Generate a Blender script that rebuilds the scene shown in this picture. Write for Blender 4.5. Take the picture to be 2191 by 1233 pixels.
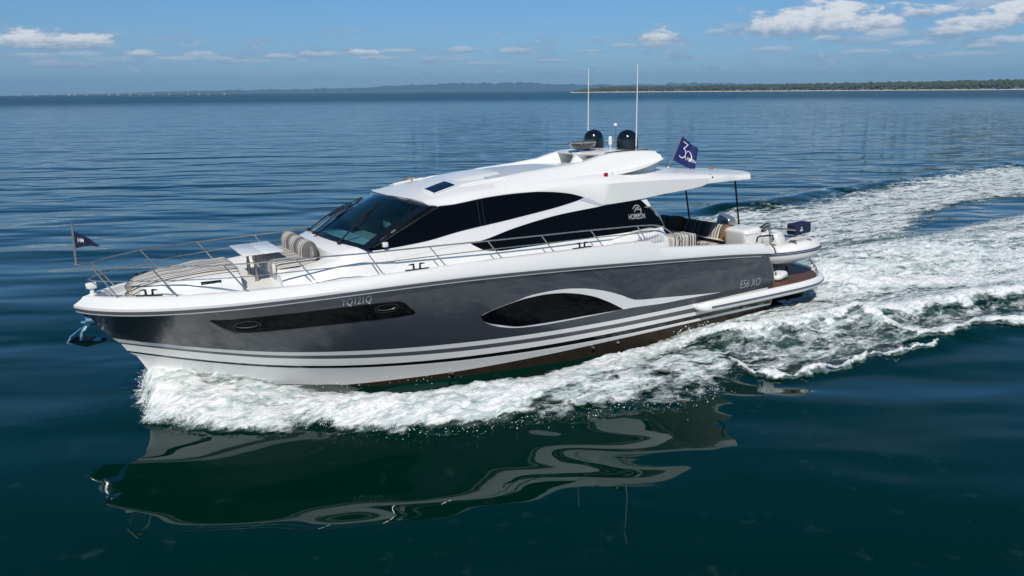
import bpy, bmesh, math, random
from mathutils.bvhtree import BVHTree
import numpy as np
from mathutils import Matrix, Vector
random.seed(7); RNG = np.random.default_rng(11)
SC = bpy.context.scene
for o in list(bpy.data.objects): bpy.data.objects.remove(o)
R = math.radians

# ------------------------------------------------------------------ camera, world, sun, exposure
CAM_H = 5.4726
PITCH, ROLL = R(14.535), R(0.447)
cam_data = bpy.data.cameras.new('camera'); cam = bpy.data.objects.new('camera', cam_data)
SC.collection.objects.link(cam); SC.camera = cam
cam_data.sensor_width = 36.0; cam_data.lens = 36.0 * 1617.956 / 2191.0
cam_data.clip_start = 0.1; cam_data.clip_end = 120000.0
_f = Vector((0, math.cos(PITCH), -math.sin(PITCH))); _u = Vector((0, math.sin(PITCH), math.cos(PITCH))); _r = Vector((1, 0, 0))
_r2 = math.cos(ROLL) * _r - math.sin(ROLL) * _u; _u2 = math.sin(ROLL) * _r + math.cos(ROLL) * _u
cam.matrix_world = Matrix((( _r2.x, _u2.x, -_f.x, 0), (_r2.y, _u2.y, -_f.y, 0), (_r2.z, _u2.z, -_f.z, CAM_H), (0, 0, 0, 1)))

SUN_EL = R(47); SUN_DIR = Vector((-0.10, -0.995, 0)).normalized()       # horizontal direction towards the sun
sun_vec = Vector((SUN_DIR.x * math.cos(SUN_EL), SUN_DIR.y * math.cos(SUN_EL), math.sin(SUN_EL)))
sun_data = bpy.data.lights.new('sun', 'SUN'); sun = bpy.data.objects.new('sun', sun_data)
SC.collection.objects.link(sun)
sun_data.energy = 4.0; sun_data.angle = R(0.53); sun_data.color = (1.0, 0.935, 0.84)
sun.rotation_euler = sun_vec.to_track_quat('Z', 'Y').to_euler(); sun.location = (0, 0, 60)

SC.view_settings.view_transform = 'Standard'; SC.view_settings.look = 'None'
SC.view_settings.gamma = 1.0; SC.view_settings.exposure = 0.0
SC.cycles.max_bounces = 8; SC.cycles.transparent_max_bounces = 12; SC.cycles.volume_bounces = 0
SC.cycles.use_denoising = True
SC.cycles.caustics_reflective = False; SC.cycles.caustics_refractive = False
SC.cycles.sample_clamp_indirect = 6.0

class NT:
    """small node-tree builder"""
    def __init__(self, tree): self.t = tree; self.n = tree.nodes; self.l = tree.links
    def new(self, typ, **kw):
        nd = self.n.new(typ)
        for k, v in kw.items(): setattr(nd, k, v)
        return nd
    def put(self, sock, v):
        if hasattr(v, 'is_output') or isinstance(v, bpy.types.NodeSocket): self.l.new(v, sock)
        elif v is not None: sock.default_value = v
    def math(self, op, a, b=None, c=None, clamp=False):
        nd = self.new('ShaderNodeMath', operation=op, use_clamp=clamp); self.put(nd.inputs[0], a)
        if b is not None: self.put(nd.inputs[1], b)
        if c is not None: self.put(nd.inputs[2], c)
        return nd.outputs[0]
    def vmath(self, op, a, b=None):
        nd = self.new('ShaderNodeVectorMath', operation=op); self.put(nd.inputs[0], a)
        if b is not None: self.put(nd.inputs[1], b)
        return nd.outputs[0]
    def sstep(self, v, lo, hi, a=0.0, b=1.0):
        nd = self.new('ShaderNodeMapRange', interpolation_type='SMOOTHSTEP'); self.put(nd.inputs[0], v)
        for i, q in zip((1, 2, 3, 4), (lo, hi, a, b)): self.put(nd.inputs[i], q)
        return nd.outputs[0]
    def noise(self, vec, scale, detail=3.0, rough=0.5, dist=0.0, dim='3D'):
        nd = self.new('ShaderNodeTexNoise', noise_dimensions=dim); self.put(nd.inputs['Vector'], vec)
        nd.inputs['Scale'].default_value = scale; nd.inputs['Detail'].default_value = detail
        nd.inputs['Roughness'].default_value = rough; nd.inputs['Distortion'].default_value = dist
        return nd.outputs[0]
    def mapping(self, vec, scale=(1, 1, 1), rot=(0, 0, 0), loc=(0, 0, 0)):
        nd = self.new('ShaderNodeMapping'); self.put(nd.inputs[0], vec)
        nd.inputs[1].default_value = loc; nd.inputs[2].default_value = rot; nd.inputs[3].default_value = scale
        return nd.outputs[0]
    def mix(self, fac, a, b):
        nd = self.new('ShaderNodeMix', data_type='RGBA'); self.put(nd.inputs[0], fac); self.put(nd.inputs[6], a); self.put(nd.inputs[7], b)
        return nd.outputs[2]
    def comb(self, x, y, z=0.0):
        nd = self.new('ShaderNodeCombineXYZ')
        for i, v in enumerate((x, y, z)): self.put(nd.inputs[i], v)
        return nd.outputs[0]
    def sep(self, v):
        nd = self.new('ShaderNodeSeparateXYZ'); self.put(nd.inputs[0], v); return nd.outputs

world = bpy.data.worlds.new('World'); SC.world = world; world.use_nodes = True
W = NT(world.node_tree); W.n.clear()
sky = W.new('ShaderNodeTexSky', sky_type='NISHITA', sun_disc=False)
sky.sun_elevation = SUN_EL; sky.sun_rotation = math.atan2(SUN_DIR.x, SUN_DIR.y)
sky.altitude = 0.0; sky.air_density = 1.0; sky.dust_density = 0.35; sky.ozone_density = 2.5
tc = W.new('ShaderNodeTexCoord'); gen = W.vmath('NORMALIZE', tc.outputs['Generated'])
sx, sy, sz = W.sep(gen)
az = W.math('ARCTAN2', sx, sy); el = W.math('ARCSINE', sz)
# wobble of the cloud outlines
w1 = W.noise(W.comb(W.math('MULTIPLY', az, 1.0), W.math('MULTIPLY', el, 2.6), 0.0), 26.0, 7.0, 0.62)
w2 = W.noise(W.comb(W.math('MULTIPLY', az, 1.0), W.math('MULTIPLY', el, 2.2), 3.7), 75.0, 6.0, 0.6)
# (azimuth, elevation, half width, half height, strength) of each cumulus, in degrees
CLOUDS = [(-30.63, 3.17, 3.36, 0.96, 1), (-28.97, 3.26, 2.83, 0.64, 0.97), (-27.04, 3.02, 1.59, 0.35, 0.38), (20.82, 4.24, 4.6, 1.63, 1), (18.46, 4.02, 2.66, 0.99, 0.97), (23.99, 4.04, 2.83, 1.2, 1), (27.44, 4.65, 1.95, 0.71, 0.92), (30.35, 3.84, 2.48, 0.92, 0.97), (32.73, 4.31, 2.12, 1.2, 1), (30.22, 4.86, 2.48, 0.78, 0.59), (10.56, 3.51, 1.59, 0.92, 0.97), (10.64, 3.1, 2.83, 0.35, 0.43), (-25.05, 2.59, 1.2, 0.32, 0.81), (-21.36, 2.51, 1.42, 0.35, 0.65), (-20.2, 2.27, 1.77, 0.28, 0.54), (-16.21, 2.45, 1.42, 0.32, 0.65), (-13.35, 2.62, 2.12, 0.39, 0.7), (-10.92, 2.75, 1.42, 0.35, 0.86), (-7.78, 2.88, 1.42, 0.28, 0.65), (-3.6, 2.93, 1.2, 0.32, 0.59), (0.46, 2.84, 1.42, 0.35, 0.65), (5.35, 2.8, 1.42, 0.28, 0.54), (-4.79, 2.29, 2.48, 0.42, 0.38), (25.44, 3.32, 2.12, 0.5, 0.54), (30.77, 2.51, 1.06, 0.35, 0.65), (-29.68, 1.84, 2.12, 0.35, 0.43), (-26.75, 2.1, 2.12, 0.42, 0.43), (23.81, 3.02, 1.42, 0.5, 0.43), (16.31, 4.15, 1.42, 0.57, 0.43), (19.28, 4.95, 1.77, 0.5, 0.65), (22.48, 5.05, 2.12, 0.78, 0.97), (28.89, 3.41, 2.12, 0.57, 0.86), (31.72, 2.8, 2.12, 0.42, 0.76), (27.13, 2.77, 1.63, 0.32, 0.65), (22.07, 3.25, 1.42, 0.32, 0.54), (14.45, 3.89, 1.06, 0.35, 0.54), (8.34, 3.08, 1.42, 0.25, 0.54), (2.99, 2.11, 1.77, 0.25, 0.49), (-1.42, 1.95, 2.12, 0.25, 0.49), (-9.13, 2.37, 2.12, 0.25, 0.54), (-22.83, 2.25, 2.12, 0.28, 0.59), (-31.36, 2.38, 1.77, 0.32, 0.59), (-28.56, 2.48, 1.42, 0.28, 0.54), (-18.09, 2.16, 2.12, 0.25, 0.54), (17.95, 2.64, 2.12, 0.28, 0.54), (24.43, 2.36, 2.12, 0.28, 0.54), (29.82, 2.03, 2.12, 0.28, 0.54)]
dens = None; lit = None
for (a0, e0, hw, hh, st) in CLOUDS:
    da = W.math('DIVIDE', W.math('SUBTRACT', az, R(a0)), R(hw))
    de = W.math('DIVIDE', W.math('SUBTRACT', el, R(e0)), R(hh))
    up = W.math('MAXIMUM', de, 0.0); dn = W.math('MINIMUM', de, 0.0)
    e2 = W.math('ADD', W.math('POWER', up, 2.0), W.math('MULTIPLY', W.math('POWER', W.math('ABSOLUTE', dn), 2.0), 3.2))
    d = W.math('SQRT', W.math('ADD', W.math('POWER', W.math('ABSOLUTE', da), 2.0), e2))
    v = W.math('SUBTRACT', W.math('MULTIPLY', w1, 2.0), W.math('ADD', W.math('MULTIPLY', d, .84), 0.08))
    m = W.math('MULTIPLY', W.sstep(v, 0.0, 0.42), st)
    l = W.math('MULTIPLY', m, W.sstep(W.math('ADD', de, W.math('MULTIPLY', w2, 1.6)), 0.25, 1.35))
    dens = m if dens is None else W.math('MAXIMUM', dens, m)
    lit = l if lit is None else W.math('MAXIMUM', lit, l)
# broken bands of thin cloud low over the horizon, and scattered cloud higher up
band = W.noise(W.comb(W.math('MULTIPLY', az, 1.0), W.math('MULTIPLY', el, 4.2), 8.0), 17.0, 7.0, 0.6)
bm = W.math('MULTIPLY', W.sstep(band, 0.46, 0.66), W.math('MULTIPLY', W.sstep(el, R(0.4), R(1.6)), W.sstep(el, R(5.4), R(2.6))))
pl = W.comb(W.math('DIVIDE', sx, W.math('ADD', W.math('ABSOLUTE', sz), 0.12)), W.math('DIVIDE', sy, W.math('ADD', W.math('ABSOLUTE', sz), 0.12)), 2.0)
hi = W.noise(pl, 0.62, 7.0, 0.58)
hm = W.math('MULTIPLY', W.sstep(hi, 0.50, 0.68), W.sstep(el, R(9.0), R(17.0)))
sky_c0 = W.vmath('MULTIPLY', sky.outputs[0], W.mix(W.sstep(el, R(0), R(9)), (.50, .75, 1.14, 1), (.51, .83, 1.16, 1)))
sky_c = W.vmath('MULTIPLY', sky_c0, W.mix(W.sstep(el, R(5.5), R(22)), (1, 1, 1, 1), (.34, .78, .80, 1)))
c_shade = (3.3, 4.5, 6.2, 1); c_lit = (10.5, 10.6, 10.8, 1)
col = W.mix(W.math('MULTIPLY', bm, 0.8), sky_c, W.mix(W.sstep(w2, 0.45, 0.75), (3.4, 4.9, 6.8, 1), (6.6, 7.4, 8.6, 1)))
col = W.mix(W.math('MULTIPLY', hm, 0.12), col, (8., 8.6, 9.2, 1))
cc = W.mix(lit, c_shade, c_lit)
col = W.mix(W.math('MULTIPLY', dens, 0.9), col, cc)
bg = W.new('ShaderNodeBackground'); W.put(bg.inputs[0], col); bg.inputs[1].default_value = 0.08
wo = W.new('ShaderNodeOutputWorld'); W.l.new(bg.outputs[0], wo.inputs[0])

# ------------------------------------------------------------------ materials
def mat(name, base=(.8, .8, .8), rough=.5, metal=0., spec=.5, coat=0., coat_r=.05, build=None, **kw):
    m = bpy.data.materials.new(name); m.use_nodes = True; nt = NT(m.node_tree)
    p = nt.n['Principled BSDF']; p.inputs['Base Color'].default_value = (*base, 1)
    p.inputs['Roughness'].default_value = rough; p.inputs['Metallic'].default_value = metal
    p.inputs['Specular IOR Level'].default_value = spec; p.inputs['Coat Weight'].default_value = coat; p.inputs['Coat Roughness'].default_value = coat_r
    for k, v in kw.items(): p.inputs[k].default_value = v
    if build: build(nt, p)
    return m
def obj_coord(nt): return nt.new('ShaderNodeTexCoord').outputs['Object']
def mottled(scale, amt, rough=None, bump=0.0, bscale=40.):
    def b(nt, p):
        c = p.inputs['Base Color'].default_value[:]; oc = obj_coord(nt)
        n = nt.noise(oc, scale, 5., .6)
        lo = tuple(x * (1 - amt) for x in c[:3]) + (1,); hi = tuple(min(1, x * (1 + amt)) for x in c[:3]) + (1,)
        nt.put(p.inputs['Base Color'], nt.mix(n, lo, hi))
        if rough is not None: nt.put(p.inputs['Roughness'], nt.sstep(nt.noise(oc, scale * 1.7, 4., .6), .3, .7, rough[0], rough[1]))
        if bump:
            bn = nt.new('ShaderNodeBump'); bn.inputs['Strength'].default_value = 1.; bn.inputs['Distance'].default_value = bump
            nt.put(bn.inputs['Height'], nt.noise(oc, bscale, 4., .6)); nt.put(p.inputs['Normal'], bn.outputs[0])
    return b
M = {}
M['gel'] = mat('white_gelcoat', (.79, .785, .765), .32, coat=.5, coat_r=.06, build=mottled(1.3, .025, (.26, .4)))
M['nonskid'] = mat('white_nonskid', (.74, .74, .73), .6, build=mottled(2., .04, None, .002, 120.))
M['hull'] = mat('grey_metallic_hull', (.052, .061, .075), .33, metal=.18, coat=.6, coat_r=.02, build=mottled(.5, .03))
M['stripe'] = mat('grey_stripe', (.085, .09, .10), .35, coat=.7)
M['black'] = mat('black_gloss', (.006, .006, .007), .12, coat=.8)
M['matblack'] = mat('black_matt', (.012, .012, .013), .5)
M['antifoul'] = mat('antifouling', (.034, .025, .018), .5, spec=.25, build=mottled(3., .35, (.3, .6), .004, 12.))
M['glass'] = mat('dark_window_glass', (.0025, .0035, .005), .02, spec=.09)
M['hatchglass'] = mat('blue_hatch_glass', (.006, .009, .028), .05, spec=.5)
M['steel'] = mat('stainless_steel', (.52, .48, .43), .3, metal=.85, build=mottled(6., .08, (.22, .38)))
M['polished'] = mat('polished_steel', (.72, .72, .73), .10, metal=1.0)
M['blacksteel'] = mat('dark_steel', (.06, .065, .07), .25, metal=.9)
M['navy'] = mat('navy_fabric', (.006, .010, .05), .8, build=mottled(8., .2, None, .004, 30.))
M['flagblue'] = mat('flag_blue', (.008, .015, .115), .7, build=mottled(5., .12))
M['letter'] = mat('silver_lettering', (.42, .43, .45), .4)
M['lettergrey'] = mat('grey_lettering', (.40, .41, .43), .4)
M['regletter'] = mat('pale_grey_lettering', (.60, .61, .63), .4)
M['white'] = mat('white_lettering', (.8, .8, .8), .5)
M['brown'] = mat('brown_cushion', (.085, .035, .012), .85, build=mottled(9., .2, None, .004, 60.))
M['tan'] = mat('tan_cushion', (.36, .17, .055), .85, build=mottled(9., .15, None, .004, 60.))
M['grey'] = mat('light_grey_panel', (.50, .52, .56), .3)
M['pad'] = mat('dark_grey_pad', (.07, .07, .07), .8)
M['hyp'] = mat('white_hypalon', (.72, .72, .70), .45, build=mottled(3., .05, None, .003, 8.))
M['yellow'] = mat('yellow_label', (.75, .55, .02), .5)
M['red'] = mat('red_lens', (.35, .01, .02), .2)
M['green'] = mat('green_trim', (.03, .22, .13), .5)
M['cream'] = mat('cream_leather', (.45, .42, .33), .6)
M['interior'] = mat('dark_interior', (.03, .028, .026), .7)
M['bronze'] = mat('champagne_metal', (.42, .36, .28), .25, metal=.9)
M['cowl'] = mat('silver_cowl', (.30, .33, .37), .22, metal=.6, coat=.6)
def _teak(nt, p):
    oc = obj_coord(nt); x, y, z = nt.sep(oc)
    ln = nt.math('FRACT', nt.math('MULTIPLY', y, 14.0)); g = nt.sstep(ln, .06, .1)
    n = nt.noise(nt.mapping(oc, (2, 30, 2)), 3., 5., .6)
    nt.put(p.inputs['Base Color'], nt.mix(g, (.01, .009, .008, 1), nt.mix(n, (.06, .022, .010, 1), (.15, .065, .03, 1))))
M['teak'] = mat('teak_deck', (.1, .05, .02), .45, build=_teak)
def stripes(name, axis, period, stops, rough=.85, wrap=0.0):
    def b(nt, p):
        oc = obj_coord(nt); xyz = nt.sep(oc); v = xyz[axis]
        if wrap: v = nt.math('ADD', v, nt.math('MULTIPLY', xyz[2], wrap))      # the cloth folds down over the edge
        n = nt.noise(oc, 3., 2.); v = nt.math('ADD', v, nt.math('MULTIPLY', n, .02))
        f = nt.math('FRACT', nt.math('DIVIDE', v, period))
        cr = nt.new('ShaderNodeValToRGB'); cr.color_ramp.interpolation = 'CONSTANT'; nt.put(cr.inputs[0], f)
        els = cr.color_ramp.elements
        while len(els) > 1: els.remove(els[0])
        for i, (pos, c) in enumerate(stops):
            e = els[0] if i == 0 else els.new(pos); e.position = pos; e.color = (*c, 1)
        wv = nt.noise(oc, 220., 2.)
        nt.put(p.inputs['Base Color'], nt.mix(nt.math('MULTIPLY', wv, .10), cr.outputs[0], (.2, .19, .17, 1)))
        bn = nt.new('ShaderNodeBump'); bn.inputs['Strength'].default_value = .6; bn.inputs['Distance'].default_value = .006
        nt.put(bn.inputs['Height'], nt.noise(oc, 9., 4.)); nt.put(p.inputs['Normal'], bn.outputs[0])
    return mat(name, (.5, .5, .5), rough, build=b)
CR, GY, DK, MD = (.68, .65, .60), (.36, .35, .33), (.028, .026, .028), (.12, .11, .105)
st1 = [(0, CR), (.13, DK), (.23, CR), (.36, GY), (.46, DK), (.55, CR), (.66, DK), (.72, MD), (.84, CR), (.93, GY)]
M['strY'] = stripes('striped_canvas', 1, .31, st1)
M['strYZ'] = stripes('striped_canvas_pad', 1, .31, st1, wrap=-1.6)
M['strX'] = stripes('striped_canvas_cross', 0, .31, st1)
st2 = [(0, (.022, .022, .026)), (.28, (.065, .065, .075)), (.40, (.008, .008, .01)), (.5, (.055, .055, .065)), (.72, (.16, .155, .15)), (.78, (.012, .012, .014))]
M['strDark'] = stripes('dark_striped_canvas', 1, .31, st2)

# ------------------------------------------------------------------ mesh helpers: a Geo collects vertices and faces for ONE mesh object
class Geo:
    def __init__(self): self.v = []; self.f = []; self.m = []; self.half = None
    def add(self, vs, fs, mi=0):
        b = len(self.v); self.v += [tuple(map(float, q)) for q in vs]
        self.f += [tuple(i + b for i in f) for f in fs]; self.m += [mi] * len(fs); return self
    def grid(self, rows, mi=0, close_u=False, flip=False, row_mi=None):
        """rows: list of equal-length point lists"""
        n, k = len(rows), len(rows[0]); vs = [q for r in rows for q in r]; fs = []; ms = []
        for i in range(n - 1):
            for j in range(k if close_u else k - 1):
                a, b_ = i * k + j, i * k + (j + 1) % k
                q = (a, b_, b_ + k, a + k)
                fs.append(q[::-1] if flip else q); ms.append(row_mi[i] if row_mi else mi)
        b = len(self.v); self.v += [tuple(map(float, q)) for q in vs]
        self.f += [tuple(i + b for i in f) for f in fs]; self.m += ms; return self
    def tube(self, path, r, n=8, mi=0, caps=True):
        P = [Vector(p) for p in path]; rows = []; N = None
        for i, p in enumerate(P):
            t = (P[min(i + 1, len(P) - 1)] - P[max(i - 1, 0)]).normalized()
            if N is None: N = t.orthogonal().normalized()
            else: N = (N - t * N.dot(t)).normalized()
            B = t.cross(N); rr = r[i] if isinstance(r, (list, tuple)) else r
            rows.append([p + (N * math.cos(2 * math.pi * k / n) + B * math.sin(2 * math.pi * k / n)) * rr for k in range(n)])
        self.grid(rows, mi, True)
        if caps:
            b = len(self.v) - len(P) * n
            self.f.append(tuple(b + k for k in range(n))[::-1]); self.f.append(tuple(b + (len(P) - 1) * n + k for k in range(n))); self.m += [mi, mi]
        return self
    def box(self, c, s, bev=0.0, mi=0, rot=None, seg=2):
        bm = bmesh.new(); bmesh.ops.create_cube(bm, size=1.0)
        bmesh.ops.scale(bm, vec=s, verts=bm.verts)
        if bev: bmesh.ops.bevel(bm, geom=bm.edges[:], offset=bev, segments=seg, profile=.5, affect='EDGES')
        mtx = (Matrix.Translation(c) @ rot.to_4x4()) if rot is not None else Matrix.Translation(c)
        bmesh.ops.transform(bm, matrix=mtx, verts=bm.verts); bm.verts.index_update()
        self.add([v.co[:] for v in bm.verts], [tuple(v.index for v in f.verts) for f in bm.faces], mi); bm.free(); return self
    def pillow(self, c, s, e=.35, rot=None, mi=0, n=14, puff=0.0):
        """superellipsoid cushion"""
        rows = []
        sg = lambda v, p: math.copysign(abs(v) ** p, v)
        for i in range(n + 1):
            th = -math.pi / 2 + math.pi * i / n; row = []
            for j in range(2 * n):
                ph = 2 * math.pi * j / (2 * n)
                q = Vector((sg(math.cos(th), e) * sg(math.cos(ph), e) * s[0] / 2, sg(math.cos(th), e) * sg(math.sin(ph), e) * s[1] / 2, sg(math.sin(th), e) * s[2] / 2))
                if puff: q.z *= 1 + puff * (1 - (2 * q.x / s[0]) ** 2) * (1 - (2 * q.y / s[1]) ** 2) - puff * .5
                if rot is not None: q = rot @ q
                row.append(q + Vector(c))
            rows.append(row)
        return self.grid(rows, mi, True)
    def lathe(self, c, prof, n=24, mi=0, axis=None):
        rows = [[(c[0] + r * math.cos(2 * math.pi * k / n), c[1] + r * math.sin(2 * math.pi * k / n), c[2] + z) for k in range(n)] for r, z in prof]
        return self.grid(rows, mi, True)
    def prism(self, poly, d, mi=0):
        """poly: 3-D outline, d: extrusion vector"""
        n = len(poly); d = Vector(d); P = [Vector(p) for p in poly]
        vs = P + [p + d for p in P]
        fs = [tuple(range(n))[::-1], tuple(range(n, 2 * n))] + [(i, (i + 1) % n, n + (i + 1) % n, n + i) for i in range(n)]
        return self.add(vs, fs, mi)
    def mirror(self):
        self.half = (len(self.v), len(self.f))
        b = len(self.v); self.v += [(x, -y, z) for x, y, z in self.v]
        self.f += [tuple(i + b for i in f)[::-1] for f in self.f[:]]; self.m += self.m[:]; return self

def link(o, parent=None):
    SC.collection.objects.link(o)
    if parent is not None: o.parent = parent
    return o
def tag(o, label=None, cat=None, group=None, kind=None):
    for k, v in (('label', label), ('category', cat), ('group', group), ('kind', kind)):
        if v: o[k] = v
    return o
def mesh(name, g, mats, parent=None, base=(0, 0, 0), smooth=True, sharp=35, weld=True, solid=None):
    me = bpy.data.meshes.new(name); b = Vector(base)
    me.from_pydata([Vector(v) - b for v in g.v], [], g.f)
    mats = mats if isinstance(mats, (list, tuple)) else [mats]
    for m_ in mats: me.materials.append(M[m_] if isinstance(m_, str) else m_)
    me.polygons.foreach_set('material_index', g.m)
    bm = bmesh.new(); bm.from_mesh(me)
    if weld: bmesh.ops.remove_doubles(bm, verts=bm.verts, dist=1e-5)
    bmesh.ops.recalc_face_normals(bm, faces=bm.faces); bm.to_mesh(me); bm.free()
    me.polygons.foreach_set('use_smooth', [smooth] * len(me.polygons))
    if smooth: me.set_sharp_from_angle(angle=R(sharp))
    return link(bpy.data.objects.new(name, me), parent)

# boat frame: X forward from the transom, Y to port, Z up from the waterline
BT = Vector((6.11229, 20.52052, 0.0)); RX, RY, RZ = 0.0314956, 0.0219944, 3.6636982
BOAT = Matrix.Translation(BT) @ Matrix.Rotation(RZ, 4, 'Z') @ Matrix.Rotation(RY, 4, 'Y') @ Matrix.Rotation(RX, 4, 'X')
class Thing:
    """an Empty at the thing's base, in boat coordinates, that parents its parts"""
    def __init__(self, name, base, label, cat, group=None):
        self.base = base; self.o = bpy.data.objects.new(name, None); link(self.o)
        self.o.matrix_world = BOAT @ Matrix.Translation(base); tag(self.o, label, cat, group)
    def part(self, name, g, mats, parent=None, label=None, one=False, **kw):
        if g.half and not one:                       # port and starboard pieces are parts of their own
            nv, nf = g.half; a, b = Geo(), Geo()
            a.v, a.f, a.m = g.v[:nv], g.f[:nf], g.m[:nf]; b.v, b.f, b.m = g.v[nv:], [tuple(i - nv for i in f) for f in g.f[nf:]], g.m[nf:]
            r_ = self.part(name, a, mats, parent, label, **kw); self.part(name, b, mats, parent, label, **kw); return r_
        o = mesh(name, g, mats, parent or self.o, self.base, **kw)
        if label: o['label'] = label
        return o
def solo(name, g, mats, base, label, cat, group=None, **kw):
    o = mesh(name, g, mats, None, base, **kw); o.matrix_world = BOAT @ Matrix.Translation(base)
    return tag(o, label, cat, group)

def pchip(xs, ys):
    xs = np.array(xs, float); ys = np.array(ys, float)
    if xs[0] > xs[-1]: xs = xs[::-1]; ys = ys[::-1]
    h = np.diff(xs); d = np.diff(ys) / h; m_ = np.zeros(len(xs))
    for i in range(1, len(xs) - 1):
        if d[i - 1] * d[i] > 0:
            a, b = 2 * h[i] + h[i - 1], h[i] + 2 * h[i - 1]; m_[i] = (a + b) / (a / d[i - 1] + b / d[i])
    m_[0] = d[0]; m_[-1] = d[-1]
    def f(x):
        x = min(max(float(x), xs[0]), xs[-1]); i = min(max(int(np.searchsorted(xs, x)) - 1, 0), len(h) - 1); t = (x - xs[i]) / h[i]
        return float((2 * t**3 - 3 * t**2 + 1) * ys[i] + (t**3 - 2 * t**2 + t) * h[i] * m_[i] + (-2 * t**3 + 3 * t**2) * ys[i + 1] + (t**3 - t**2) * h[i] * m_[i + 1])
    return f
def lin(xs, ys):
    o = np.argsort(xs); xs = np.array(xs)[o]; ys = np.array(ys)[o]
    return lambda x: float(np.interp(x, xs, ys))
def xz(key):
    a = sorted(D[key]); b = [a[0]]
    for p in a[1:]:
        if p[0] - b[-1][0] > .012: b.append(p)
    return pchip([p[0] for p in b], [p[1] for p in b])
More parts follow.
